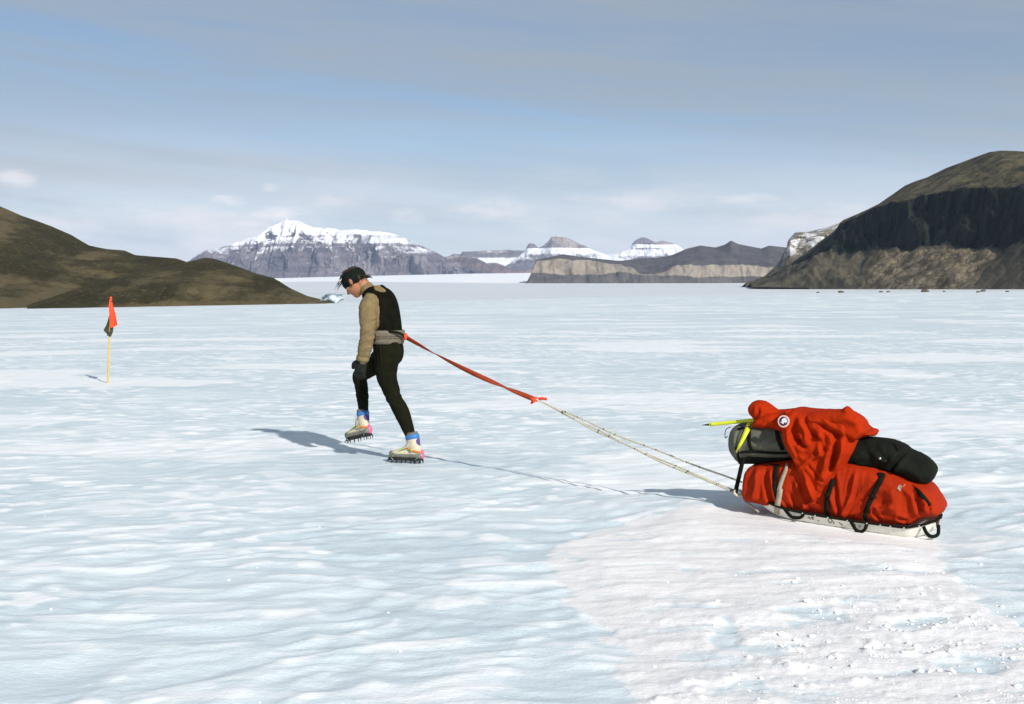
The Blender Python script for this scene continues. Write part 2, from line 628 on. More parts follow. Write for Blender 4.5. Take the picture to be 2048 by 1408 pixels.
PATCH = np.array([gpt(*q) for q in ((1640, 1015), (1500, 1024), (1400, 1030), (1300, 1042), (1180, 1066), (1105, 1094), (1086, 1118), (1108, 1143), (1097, 1172),
                                    (1140, 1203), (1176, 1236), (1208, 1262), (1196, 1290), (1236, 1302), (1228, 1345), (1262, 1408), (1240, 1600), (1500, 2400), (2600, 2400),
                                    (2500, 1420), (2200, 1300), (2020, 1240), (1925, 1180), (1905, 1120), (1880, 1080), (1800, 1040))])
HOLES = [np.array([gpt(*q) for q in pts]) for pts in (
    ((1700, 1130), (1760, 1133), (1800, 1143), (1790, 1150), (1720, 1148), (1650, 1146), (1640, 1140)),
    ((1545, 1225), (1640, 1218), (1700, 1235), (1660, 1246), (1560, 1240)),
    ((1760, 1262), (1850, 1232), (1930, 1238), (1900, 1260), (1800, 1280)),
    ((1410, 1290), (1450, 1240), (1490, 1262), (1480, 1300), (1420, 1315)),
    ((1385, 1320), (1440, 1300), (1452, 1306), (1410, 1325)),
    ((1660, 1090), (1720, 1088), (1700, 1094)),
    ((1840, 1330), (1950, 1310), (2040, 1330), (2000, 1362), (1880, 1350)))]
FEET = [gpt(812, 926), gpt(715, 912)]


def gdetail(x, y):
    """height detail and snow cover (0 bare ice .. 1 snow) of the near ground"""
    r = np.hypot(x, y)
    fade = sstep(75, 25, r)
    # wind-scalloped ice: long low ridges lying across the view, cusped crests
    wx = x + .35 * fbm(x * .7, y * .7, seed=5, octs=2)
    wy = y - .24 * x + .30 * fbm(x * .55, y * .55, seed=9, octs=3)
    a = perlin(wx * .85, wy * 2.1, seed=21)
    b = perlin(wx * 2.5 + 3, wy * 4.8, seed=22)
    c = perlin(wx * 4.2, wy * 9.0, seed=23) * sstep(30, 12, r)
    big = perlin(x * .16, y * .22, seed=31)
    rdg = (1 - np.abs(a) * 2.2) * .42 + (1 - np.abs(b) * 2.2) * .48
    amp = .75 + .5 * big
    h = (rdg - .5) * .026 * amp + c * .0090 + fbm(x * 9, y * 16, seed=41, octs=2) * .0016
    h = h * (1 + .25 * sstep(10, 4, r))
    pts = np.stack([x, y], 1)
    # hard snow lying on the ice beside the sled
    near = (r < 16)
    sd = np.full(len(x), -5.0)
    sd[near] = poly_sd(pts[near], PATCH)
    sd = sd + .10 * fbm(x * 2.3, y * 3.2, seed=51, octs=4) + .03 * perlin(x * 9, y * 14, seed=57)
    cover = sstep(-.014, .05, sd + .04 * fbm(x * 6, y * 13, seed=59, octs=3))
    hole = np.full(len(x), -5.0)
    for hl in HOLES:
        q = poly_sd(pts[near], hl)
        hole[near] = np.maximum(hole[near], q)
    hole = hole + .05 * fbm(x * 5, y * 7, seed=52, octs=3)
    # small wind-cut scoops in the crust: faint relief, edge shade put into the colour
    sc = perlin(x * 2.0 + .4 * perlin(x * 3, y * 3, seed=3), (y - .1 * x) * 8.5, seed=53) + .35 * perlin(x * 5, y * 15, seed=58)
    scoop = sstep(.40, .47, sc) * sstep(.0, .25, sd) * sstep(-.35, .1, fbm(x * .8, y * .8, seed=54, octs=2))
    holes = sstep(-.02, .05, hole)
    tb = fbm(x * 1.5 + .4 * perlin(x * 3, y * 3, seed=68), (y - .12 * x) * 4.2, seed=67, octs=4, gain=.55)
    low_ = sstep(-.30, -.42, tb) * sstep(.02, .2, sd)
    bare = np.maximum(np.maximum(holes * .85, scoop * .75), low_ * .7)  # blue of bare ice, which also stands in for shade in the scoops
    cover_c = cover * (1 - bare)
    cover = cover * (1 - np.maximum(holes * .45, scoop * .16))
    rough_zone = sstep(1.3, 2.6, x + (6.6 - y) * .9 + .6 * fbm(x * .9, y * .9, seed=61, octs=2)) * sstep(6.9, 5.6, y)
    crust = .020 * sstep(0, .42, sd) + .004 + .006 * fbm(x * 2.2, y * 5, seed=62, octs=3)
    tn = (fbm(x * 1.5 + .4 * perlin(x * 3, y * 3, seed=68), (y - .12 * x) * 4.2, seed=67, octs=4, gain=.55) + 1.2) * 3.6
    tf = tn - np.floor(tn)
    crust = crust + .0036 * (np.floor(tn) - 4 + sstep(.86, 1.0, tf)) * sstep(.02, .3, sd)
    lumps = np.clip(fbm(x * 7, y * 12, seed=63, octs=5, gain=.6) + .0, 0, 1) ** 1.4 * .030 * rough_zone * sstep(-.25, .3, fbm(x * 2.2, y * 3, seed=66, octs=2)) + fbm(x * 30, y * 40, seed=64, octs=2) * .0025 * (.25 + rough_zone)
    h = h * (1 - .8 * cover) + cover * (crust + lumps) + (1 - cover) * sstep(.05, .3, sd) * (-.004)
    # snow patches farther out
    far_sn = sstep(.10, .26, fbm(x * .16 + 7, y * .34, seed=71, octs=4) - .30 * sstep(14, 7, r) * sstep(2, -2, x - 1)) * sstep(5.5, 9, r)
    thin = sstep(.42, .62, fbm(x * .9, y * 1.9, seed=74, octs=3) + .12 * rdg) * .75
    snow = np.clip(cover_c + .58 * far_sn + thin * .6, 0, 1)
    stk = sstep(.16, .34, perlin(wx * 3.4, wy * 7.0, seed=24) + .45 * c + .15 * (rdg - .5)) * sstep(-.35, .25, fbm(x * .35, y * .45, seed=78, octs=2) + .1) * (.30 + .5 * sstep(5, 10, r))
    frost = np.clip(stk + sstep(.50, .86, rdg + .45 * fbm(x * 2.4, y * 4, seed=77, octs=4)) * .50, 0, 1)
    snow = np.maximum(snow, frost * (1 - sstep(40, 70, r)))
    # feet stand on firm ice
    for fx, fy in FEET:
        h = h * (1 - np.exp(-(((x - fx) / .22) ** 2 + ((y - fy) / .22) ** 2)))
    # the sled rides a low drift
    q = np.stack([x - SO[0], y - SO[1]], 1)
    s = q @ SH2[:2]
    w = q @ SL[:2]
    dist = np.maximum(np.maximum(-s - .0, s - 1.35), 0) * .7 + np.maximum(np.abs(w) - .30, 0)
    msk = sstep(1.0, 0.0, dist)
    h = h * (1 - sstep(.40, .06, dist)) + msk * (np.clip(s, -.1, 1.5) * math.tan(SP) - .018)
    h = h - .012 * sstep(.06, 0, dist) * sstep(.9, 1.2, s)
    return h * fade, snow, cover * rough_zone, cover


def gz(x, y):
    x, y = np.atleast_1d(np.asarray(x, float)), np.atleast_1d(np.asarray(y, float))
    return gbase(x, y) + gdetail(x, y)[0]


rad_ = np.concatenate([np.geomspace(.4, 3.4, 22)[:-1], np.geomspace(3.4, 60, 690)[:-1], np.geomspace(60, 12500, 180)])
ang = np.concatenate([np.linspace(R(-43), R(43), 590)[:-1], np.linspace(R(43), R(317), 64)[:-1]])
NA, NR = len(ang), len(rad_)
gr, ga = np.meshgrid(rad_, ang, indexing='ij')
gx, gy = (gr * np.sin(ga)).ravel(), (gr * np.cos(ga)).ravel()
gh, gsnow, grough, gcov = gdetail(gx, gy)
gzv = gbase(gx, gy) + gh
gv = np.stack([gx, gy, gzv], 1)
gv = np.concatenate([gv, [[0, 0, 0]]])
i0 = (np.arange(NR - 1)[:, None] * NA + np.arange(NA)[None, :]).ravel()
i1 = (np.arange(NR - 1)[:, None] * NA + (np.arange(NA)[None, :] + 1) % NA).ravel()
quads = np.stack([i0, i1, i1 + NA, i0 + NA], 1)[:, ::-1]
tris = np.stack([np.full(NA, NR * NA), (np.arange(NA) + 1) % NA, np.arange(NA)], 1)
me = bpy.data.meshes.new('ice_ground')
me.vertices.add(len(gv)); me.vertices.foreach_set('co', gv.ravel())
me.loops.add(quads.size + tris.size)
me.loops.foreach_set('vertex_index', np.concatenate([quads.ravel(), tris.ravel()]).astype(np.int32))
me.polygons.add(len(quads) + len(tris))
ls = np.concatenate([np.arange(len(quads)) * 4, quads.size + np.arange(len(tris)) * 3]).astype(np.int32)
me.polygons.foreach_set('loop_start', ls)
me.update(calc_edges=True)
me.validate()
me.shade_smooth()
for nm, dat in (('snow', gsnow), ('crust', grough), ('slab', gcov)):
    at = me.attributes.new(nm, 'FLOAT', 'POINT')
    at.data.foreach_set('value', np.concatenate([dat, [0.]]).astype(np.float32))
# up or down?
if me.polygons[NA * 300].normal.z < 0:
    me.flip_normals()

m, nt, b = newmat('blue_ice_and_snow')
co = nd(nt, 'TexCoord').outputs['Object']
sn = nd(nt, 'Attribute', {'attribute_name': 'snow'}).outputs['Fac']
crs = nd(nt, 'Attribute', {'attribute_name': 'crust'}).outputs['Fac']
pos = nd(nt, 'SeparateXYZ', None, Vector=co)
rr = m_(nt, 'SQRT', m_(nt, 'ADD', m_(nt, 'MULTIPLY', pos.outputs[0], pos.outputs[0]), m_(nt, 'MULTIPLY', pos.outputs[1], pos.outputs[1])))


def gn(scale, sx_, sy_, det=5, rough=.55, off=0.):
    mp = nd(nt, 'Mapping', None, Vector=co, Scale=(sx_, sy_, 1), Location=(off, off, 0)).outputs[0]
    return nd(nt, 'TexNoise', None, Vector=mp, Scale=scale, Detail=det, Roughness=rough).outputs[0]


tone = gn(1.0, .35, .8, 6)
ice = mix(nt, ramp(nt, tone, .32, .68), (.555, .65, .695), (.67, .74, .77))
ice = mix(nt, m_(nt, 'MULTIPLY', ramp(nt, gn(7.0, .5, 1.0, 6, .65), .45, .75), .45), ice, (.74, .79, .82))
# frozen-in bubbles and frost flecks
ice = mix(nt, m_(nt, 'MULTIPLY', ramp(nt, gn(60.0, .7, 1, 4, .6), .58, .72), .7), ice, (.86, .87, .88))
snowc = mix(nt, ramp(nt, gn(2.2, .5, 1, 6), .3, .7), (.735, .722, .722), (.815, .803, .803))
snowc = mix(nt, m_(nt, 'MULTIPLY', ramp(nt, gn(26, 1, 1.4, 4, .6), .50, .68), m_(nt, 'MULTIPLY', crs, .6)), snowc, (.70, .745, .785))
slab = nd(nt, 'Attribute', {'attribute_name': 'slab'}).outputs['Fac']
snowc = mix(nt, slab, (.80, .825, .84), snowc)
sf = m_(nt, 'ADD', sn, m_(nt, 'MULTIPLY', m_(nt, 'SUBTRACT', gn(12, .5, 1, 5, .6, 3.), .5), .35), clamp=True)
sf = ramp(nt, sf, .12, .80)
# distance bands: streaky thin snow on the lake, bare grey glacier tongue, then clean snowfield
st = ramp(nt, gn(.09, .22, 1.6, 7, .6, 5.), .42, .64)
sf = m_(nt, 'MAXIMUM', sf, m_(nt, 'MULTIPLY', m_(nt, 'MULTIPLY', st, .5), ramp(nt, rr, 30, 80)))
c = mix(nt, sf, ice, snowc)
jit = m_(nt, 'MULTIPLY', m_(nt, 'SUBTRACT', gn(.004, .25, 1, 5, .55, 9.), .5), 300)
grey = m_(nt, 'MULTIPLY', ramp(nt, m_(nt, 'ADD', rr, jit), 330, 480), .85)
c = mix(nt, grey, c, mix(nt, ramp(nt, gn(.02, .15, 1, 6, .6), .35, .65), (.58, .61, .64), (.67, .69, .71)))
field = ramp(nt, m_(nt, 'ADD', rr, m_(nt, 'MULTIPLY', jit, 1.5)), 3600, 4200)
c = mix(nt, field, c, (.92, .92, .92))
lk(nt, c, b, 'Base Color')
rg = nd(nt, 'MapRange', None, Value=sf, From_Min=0., From_Max=1., To_Min=.42, To_Max=.85).outputs[0]
lk(nt, rg, b, 'Roughness')
b.inputs['Specular IOR Level'].default_value = .35
bh = m_(nt, 'ADD', m_(nt, 'MULTIPLY', gn(16, .6, 1.1, 5, .6, 2.), .6), m_(nt, 'MULTIPLY', gn(70, .8, 1, 3, .6, 4.), .25))
bh2 = gn(1.3, .45, 1.7, 6, .6, 8.)
nearf = ramp(nt, rr, 34, 10)
midf = m_(nt, 'MULTIPLY', ramp(nt, rr, 18, 50), ramp(nt, rr, 500, 120))
b1 = nd(nt, 'Bump', None, Strength=m_(nt, 'MULTIPLY', nearf, .85), Distance=.014, Height=bh)
b2 = nd(nt, 'Bump', None, Strength=m_(nt, 'MULTIPLY', midf, .30), Distance=.10, Height=bh2, Normal=b1.outputs[0])
lk(nt, b2.outputs[0], b, 'Normal')
M['ice'] = m
me.materials.append(m)
ground = bpy.data.objects.new('ice_ground', me)
COL.objects.link(ground)
tag(ground, 'wind-scalloped pale blue lake ice with snow patches', kind='structure')


# ------------------------------------------------------------------ terrain built from outlines at real distances
def loft(name, x0, x1, lines, nrows, mat, ncol=220, gully=0., gx_=.05, rough=0., rs=.02, back=400., crest=1.0, seed=1, label=None, spur=None, hard=()):
    """lines: bottom to top, each [(px, py, Y)...]; rows of the mesh run through them, then over the crest and down behind"""
    xs = np.linspace(x0, x1, ncol)
    L = []
    for ln in lines:
        ln = np.array(ln, float)
        py, Y = np.interp(xs, ln[:, 0], ln[:, 1]), np.interp(xs, ln[:, 0], ln[:, 2])
        u = (xs - 1024) / F
        v = (704 - py) / F
        cp, sp = math.cos(PITCH), math.sin(PITCH)
        k = Y / (cp + v * sp)
        L.append(np.stack([u * k, Y, H_EYE + (-sp + v * cp) * k], 1))
    rows, band = [], []
    for a in range(len(L) - 1):
        n = nrows[a]
        for j in range(n):
            t = j / n
            rows.append(L[a] * (1 - t) + L[a + 1] * t)
            band.append(a + t)
    rows.append(L[-1]); band.append(len(L) - 1.0)
    V = np.array(rows)
    nb = len(rows)
    # spread the noise: none at the crest line (beyond roughness), full in between
    bb = np.array(band)[:, None]
    X, Yw, Z = V[..., 0], V[..., 1], V[..., 2]
    top = L[-1][:, 2][None, :]
    bot = L[0][:, 2][None, :]
    hh = np.maximum(top - bot, 1e-3)
    rel = np.clip((Z - bot) / hh, 0, 1)
    env = np.sin(np.pi * np.clip(rel, 0, 1)) ** .6
    if gully:
        gl = fbm(X * gx_, Z * gx_ * .18 + Yw * gx_ * .25, seed=seed, octs=5, gain=.55)
        gl = gl - .55 * np.abs(fbm(X * gx_ * 2.1, Z * gx_ * .25, seed=seed + 5, octs=3))
        V[..., 1] += gl * gully * env
    if rough:
        rn = fbm(X * rs, Yw * rs, Z * rs, seed=seed + 31, octs=5, gain=.55)
        V[..., 2] += rn * rough * (env + .12 * crest)
        V[..., 1] += fbm(X * rs, Yw * rs, Z * rs, seed=seed + 47, octs=4) * rough * 1.2 * env
    # behind
    bk = []
    for t in (.08, .25, .5, .75, 1.0):
        q = V[nb - 1].copy()
        q[:, 1] += back * t
        q[:, 0] += q[:, 0] / q[:, 1] * back * t
        q[:, 2] = V[nb - 1][:, 2] * (1 - t * t) + (L[0][:, 2] - 5) * t * t
        q[:, 2] += 0
        bk.append(q)
        band.append(len(L) - 1.0)
    V = np.concatenate([V, np.array(bk)])
    nr = len(V)
    org = np.array([V[..., 0].mean(), V[..., 1].mean(), L[0][:, 2].mean()])
    idx = np.arange(nr * ncol).reshape(nr, ncol)
    q = np.stack([idx[:-1, :-1], idx[:-1, 1:], idx[1:, 1:], idx[1:, :-1]], -1).reshape(-1, 4)
    o = obj(name, V.reshape(-1, 3), q.tolist(), mat, None, True, org)
    at = o.data.attributes.new('band', 'FLOAT', 'POINT')
    bdat = np.repeat(np.array(band)[:, None], ncol, 1)
    at.data.foreach_set('value', bdat.ravel().astype(np.float32))
    at = o.data.attributes.new('rel', 'FLOAT', 'POINT')
    rl = (V[..., 2] - L[0][:, 2].min()) / max(np.ptp(V[:nb, :, 2]), 1e-3)
    at.data.foreach_set('value', rl.ravel().astype(np.float32))
    tag(o, label, kind='structure')
    return o


def rocknodes(name):
    m, nt, b = newmat(name)
    b.inputs['Roughness'].default_value = .95
    b.inputs['Specular IOR Level'].default_value = .15
    co = nd(nt, 'TexCoord').outputs['Object']
    bd = nd(nt, 'Attribute', {'attribute_name': 'band'}).outputs['Fac']
    rl = nd(nt, 'Attribute', {'attribute_name': 'rel'}).outputs['Fac']

    def nz(scale, sc=(1, 1, 1), det=6, rough=.6, loc=0.):
        mp = nd(nt, 'Mapping', None, Vector=co, Scale=sc, Location=(loc, loc, loc)).outputs[0]
        return nd(nt, 'TexNoise', None, Vector=mp, Scale=scale, Detail=det, Roughness=rough).outputs[0]
    return m, nt, b, co, bd, rl, nz


# --- dark moraine hills on the left
m, nt, b, co, bd, rl, nz = rocknodes('dark_moraine')
c = mix(nt, ramp(nt, nz(.05, (1, 1, 2)), .3, .7), (.040, .035, .015), (.068, .058, .026))
c = mix(nt, m_(nt, 'MULTIPLY', ramp(nt, nz(.028, (1, .6, 3.2), 7, .62, 4.), .45, .58), .9), c, (.165, .130, .066))
c = mix(nt, m_(nt, 'MULTIPLY', ramp(nt, nz(.9, (1, 1, 1), 3), .56, .72), .6), c, (.19, .155, .09))
c = mix(nt, m_(nt, 'MULTIPLY', ramp(nt, nz(.35, (1, 1, 1), 4, .6, 9.), .55, .7), .5), c, (.026, .024, .012))
lk(nt, c, b, 'Base Color')
bp = nd(nt, 'Bump', None, Strength=1.0, Distance=2.6, Height=nz(.35, (1, 1, 1), 9, .72))
lk(nt, bp.outputs[0], b, 'Normal')
M['moraine'] = m
loft('moraine_hill', -900, 420, [
    [(-900, 634, 300), (0, 627, 345), (342, 619, 372), (420, 617, 380)],
    [(-900, 470, 360), (0, 560, 400), (200, 580, 410), (420, 600, 400)],
    [(-900, 380, 430), (-400, 400, 440), (0, 480, 460), (150, 530, 470), (300, 560, 450), (420, 590, 430)],
    [(-900, 240, 520), (-400, 300, 540), (-150, 355, 540), (0, 412.5, 540), (44, 431, 540), (102, 452, 535), (143, 470, 530), (178, 491, 520), (212, 498, 510), (249, 501, 505),
     (270, 510, 500), (307, 513, 495), (352, 517, 490), (372, 523.5, 485), (395, 545, 480), (420, 575, 470)]],
     [14, 24, 26], M['moraine'], 330, gully=12, gx_=.03, rough=2.2, rs=.06, back=160, seed=3, label='dark olive-brown moraine hillside rising to the left', crest=.5)
loft('moraine_knoll', 60, 690, [
    [(60, 626, 335), (342, 618, 352), (560, 613, 356), (660, 610, 357), (690, 611, 358)],
    [(60, 618, 345), (200, 590, 358), (330, 572, 365), (420, 565, 372), (520, 582, 370), (600, 603, 364), (666, 607.5, 360), (690, 610.5, 360)],
    [(60, 614, 352), (150, 592, 372), (250, 556, 392), (330, 540, 402), (386, 526, 408), (410, 522, 410), (458, 533, 406), (513, 555, 396), (560, 574, 384), (615, 596, 370), (666, 606.5, 362), (690, 610, 361)],
    [(60, 610, 356), (150, 578, 380), (250, 549, 402), (330, 532, 414), (372, 524, 418), (386, 521, 420), (410, 515, 422), (427, 517, 421), (458, 527, 417), (513, 547, 405), (547, 556, 398), (581, 576.5, 386), (615, 592, 374), (649, 600, 366), (666, 605.5, 363), (690, 609.5, 362)]],
     [14, 18, 10], M['moraine'], 260, gully=7, gx_=.045, rough=1.1, rs=.10, back=40, seed=11, label='low rounded moraine knoll at the edge of the ice', crest=.4)

# --- cliffs on the right: scree, a dark sill, paler cap rock
m, nt, b, co, bd, rl, nz = rocknodes('cliff_rock')
jag = m_(nt, 'MULTIPLY', m_(nt, 'SUBTRACT', nz(.035, (1, 1, 1), 6, .6), .5), .55)
bj = m_(nt, 'ADD', bd, jag)
scree = mix(nt, ramp(nt, nz(.06, (1, .7, .35), 6, .6), .35, .65), (.055, .052, .038), (.125, .108, .075))
outc = mix(nt, ramp(nt, nz(.09, (1, 1, 1), 8, .7), .36, .62), (.075, .064, .043), (.25, .205, .140))
crk = nd(nt, 'TexVoronoi', {'feature': 'DISTANCE_TO_EDGE'}, Vector=nd(nt, 'Mapping', None, Vector=co, Scale=(1, .7, 1.4), Rotation=(.3, .5, .2)).outputs[0], Scale=.11).outputs[0]
outc = mix(nt, m_(nt, 'MULTIPLY', ramp(nt, crk, .07, .0), .65), outc, (.05, .042, .03))
om = nd(nt, 'Attribute', {'attribute_name': 'outcrop'}).outputs['Fac']
om = ramp(nt, m_(nt, 'ADD', om, m_(nt, 'MULTIPLY', m_(nt, 'SUBTRACT', nz(.05, (1, 1, 1), 6, .6, 7.), .5), .9)), .42, .58)
lowc = mix(nt, om, scree, outc)
col_ = nz(.16, (1, 1, .10), 6, .65)
sill = mix(nt, ramp(nt, col_, .38, .66), (.006, .010, .009), (.022, .028, .023))
sill = mix(nt, m_(nt, 'MULTIPLY', ramp(nt, nz(.20, (1, 1, .08), 5, .6, 5.), .60, .70), .5), sill, (.055, .058, .044))
cap = mix(nt, ramp(nt, nz(.07, (1, 1, .8), 7, .65, 3.), .34, .64), (.032, .032, .019), (.125, .105, .060))
cap = mix(nt, m_(nt, 'MULTIPLY', ramp(nt, nz(.10, (1, 1, 2.), 6, .6, 8.), .66, .72), m_(nt, 'MULTIPLY', ramp(nt, bd, 2.3, 3.0), .8)), cap, (.62, .62, .62))
c = mix(nt, ramp(nt, bj, .90, .98), lowc, sill)
c = mix(nt, ramp(nt, m_(nt, 'ADD', bd, m_(nt, 'MULTIPLY', jag, .5)), 1.97, 2.07), c, cap)
lk(nt, c, b, 'Base Color')
bp = nd(nt, 'Bump', None, Strength=.8, Distance=2.2, Height=m_(nt, 'ADD', nz(.25, (1, 1, .45), 8, .65), m_(nt, 'MULTIPLY', col_, .8)))
lk(nt, bp.outputs[0], b, 'Normal')
M['cliff'] = m


def cliffY(px):
    return np.interp(px, [1500, 1640, 2048, 2600], [860, 800, 620, 500])


def ln(pts, dY):
    return [(px, py, float(cliffY(px)) + dY) for px, py in pts]


cl = loft('cliff', 1500, 2560, [
    ln([(1500, 574), (1613, 576), (1635, 581), (1757, 583), (2048, 588), (2560, 596)], 0),
    ln([(1500, 569), (1560, 545), (1600, 520), (1627, 502.5), (1674, 503.5), (1730, 499), (1757, 491), (1827, 493), (1896, 492), (1951, 496), (2007, 492), (2048, 474), (2200, 455), (2560, 440)], 62),
    ln([(1500, 568.5), (1560, 543), (1600, 517), (1627, 498), (1640, 486), (1668, 466), (1682, 447), (1730, 426), (1757, 414), (1800, 400), (1813, 396), (1890, 383), (1951, 378), (2048, 373), (2200, 360), (2560, 330)], 84),
    ln([(1500, 568), (1560, 541), (1600, 514), (1627, 495), (1640, 483), (1668, 463), (1685, 441), (1730, 421), (1757, 408), (1793, 383), (1810, 371), (1832, 362), (1854, 355), (1890, 337), (1938, 319), (1957, 312), (1979, 304), (2001, 301),
        (2048, 303), (2150, 296), (2300, 280), (2560, 250)], 190)],
    [46, 40, 30], M['cliff'], 420, gully=15, gx_=.045, rough=2.6, rs=.06, back=260, seed=7, label='dark banded cliff with scree and pale outcrop at the ice edge', crest=.6)
# where the pale outcrop shows through the scree
n_v = len(cl.data.vertices)
cv = np.empty(n_v * 3); cl.data.vertices.foreach_get('co', cv); cv = cv.reshape(-1, 3) + np.array(cl.location)
pxv = 1024 + F * cv[:, 0] / cv[:, 1]
pyv = 578 - F * (cv[:, 2] - H_EYE) / cv[:, 1]
osd = poly_sd(np.stack([pxv, pyv], 1), [(1715, 579), (1738, 545), (1760, 510), (1800, 499), (1890, 498), (1985, 500), (1990, 512), (1965, 540), (1945, 579), (1900, 600), (1740, 600)])
at = cl.data.attributes.new('outcrop', 'FLOAT', 'POINT')
at.data.foreach_set('value', np.clip(.5 + osd / 30, 0, 1).astype(np.float32))

m, nt, b, co, bd, rl, nz = rocknodes('pale_buttress_rock')
c = mix(nt, ramp(nt, nz(.05, (1, 1, 1), 7, .65), .35, .65), (.10, .088, .066), (.29, .25, .19))
c = mix(nt, m_(nt, 'MULTIPLY', ramp(nt, m_(nt, 'ADD', nz(.045, (1, 1, 2.2), 7, .65, 4.), m_(nt, 'MULTIPLY', rl, .22)), .60, .68), .85), c, (.74, .74, .75))
c = mix(nt, m_(nt, 'MULTIPLY', ramp(nt, rl, .45, .28), .85), c, mix(nt, nz(.05, (1, 1, .3)), (.05, .05, .042), (.11, .10, .08)))
lk(nt, c, b, 'Base Color')
bp = nd(nt, 'Bump', None, Strength=.8, Distance=4, Height=nz(.12, (1, 1, .6), 8, .65))
lk(nt, bp.outputs[0], b, 'Normal')
M['buttress'] = m
loft('rock_buttress', 1490, 1790, [
    [(1490, 574, 1180), (1640, 578, 1150), (1790, 580, 1120)],
    [(1490, 568, 1200), (1530, 556, 1210), (1560, 535, 1220), (1580, 512, 1230), (1620, 505, 1230), (1790, 505, 1230)],
    [(1490, 567.5, 1220), (1530, 553, 1230), (1556, 530, 1240), (1573, 497, 1250), (1577, 484, 1250), (1591, 472, 1255), (1619, 470, 1260), (1790, 430, 1270)],
    [(1490, 567, 1230), (1530, 552, 1260), (1556, 528, 1280), (1573, 495, 1300), (1576, 480, 1310), (1591, 464, 1320), (1619, 463, 1340), (1652, 455, 1350), (1685, 443, 1360), (1790, 400, 1380)]],
     [18, 24, 10], M['buttress'], 160, gully=20, gx_=.03, rough=4, rs=.03, back=300, seed=17, label='pale snow-dusted rock buttress behind the dark cliff', crest=.4)

# --- banded mesa across the glacier
m, nt, b, co, bd, rl, nz = rocknodes('banded_mesa')
jag = m_(nt, 'MULTIPLY', m_(nt, 'SUBTRACT', nz(.012, (1, 1, 1), 6, .6), .5), .30)
bj = m_(nt, 'ADD', bd, jag)
dk = mix(nt, ramp(nt, nz(.02, (1, 1, .25), 7, .65), .35, .65), (.070, .066, .062), (.115, .105, .095))
sand = mix(nt, ramp(nt, nz(.03, (1, 1, .35), 7, .65, 3.), .34, .62), (.19, .16, .125), (.30, .26, .205))
sand = mix(nt, m_(nt, 'MULTIPLY', ramp(nt, nz(.02, (.4, .4, 3.), 5, .6, 6.), .58, .7), .4), sand, (.17, .14, .11))
ca = mix(nt, ramp(nt, nz(.02, (1, 1, .5), 7, .65, 7.), .35, .65), (.060, .056, .054), (.105, .095, .088))
c = mix(nt, ramp(nt, bj, .93, 1.02), dk, sand)
c = mix(nt, ramp(nt, m_(nt, 'ADD', bd, m_(nt, 'MULTIPLY', jag, .6)), 1.95, 2.03), c, ca)
lk(nt, c, b, 'Base Color')
bp = nd(nt, 'Bump', None, Strength=.8, Distance=8, Height=nz(.05, (1, 1, .3), 8, .65))
lk(nt, bp.outputs[0], b, 'Normal')
M['mesa'] = m
loft('mesa', 1052, 1680, [
    [(1052, 572, 3900), (1300, 572, 3950), (1680, 572, 4000)],
    [(1052, 568, 3920), (1064, 545, 3960), (1279, 547, 3990), (1328, 550, 3990), (1507, 554, 4010), (1680, 554, 4030)],
    [(1052, 567.5, 3930), (1062, 548, 3950), (1073, 522, 3990), (1127, 518, 4010), (1184, 522, 4020), (1241, 529, 4030), (1262, 537, 4030), (1279, 546, 4020), (1310, 549, 4020), (1328, 545, 4020), (1355, 531, 4030), (1412, 528, 4040), (1469, 530, 4040), (1545, 535, 4040), (1680, 537, 4050)],
    [(1052, 567, 3940), (1062, 547, 3960), (1073, 519, 4010), (1088, 516, 4150), (1127, 508.5, 4300), (1165, 514, 4300), (1203, 518, 4300), (1241, 522, 4300), (1279, 516, 4400), (1317, 515, 4400), (1344, 510, 4450), (1374, 497, 4500), (1401, 491, 4520), (1431, 495, 4520),
     (1450, 489, 4520), (1462, 481, 4520), (1477, 488, 4520), (1523, 497, 4520), (1538, 491, 4520), (1572, 495, 4520), (1680, 500, 4520)]],
     [22, 26, 26], M['mesa'], 360, gully=34, gx_=.010, rough=7, rs=.012, back=700, seed=23, label='flat-topped mesa with pale sandstone band between dark bands', crest=.35)


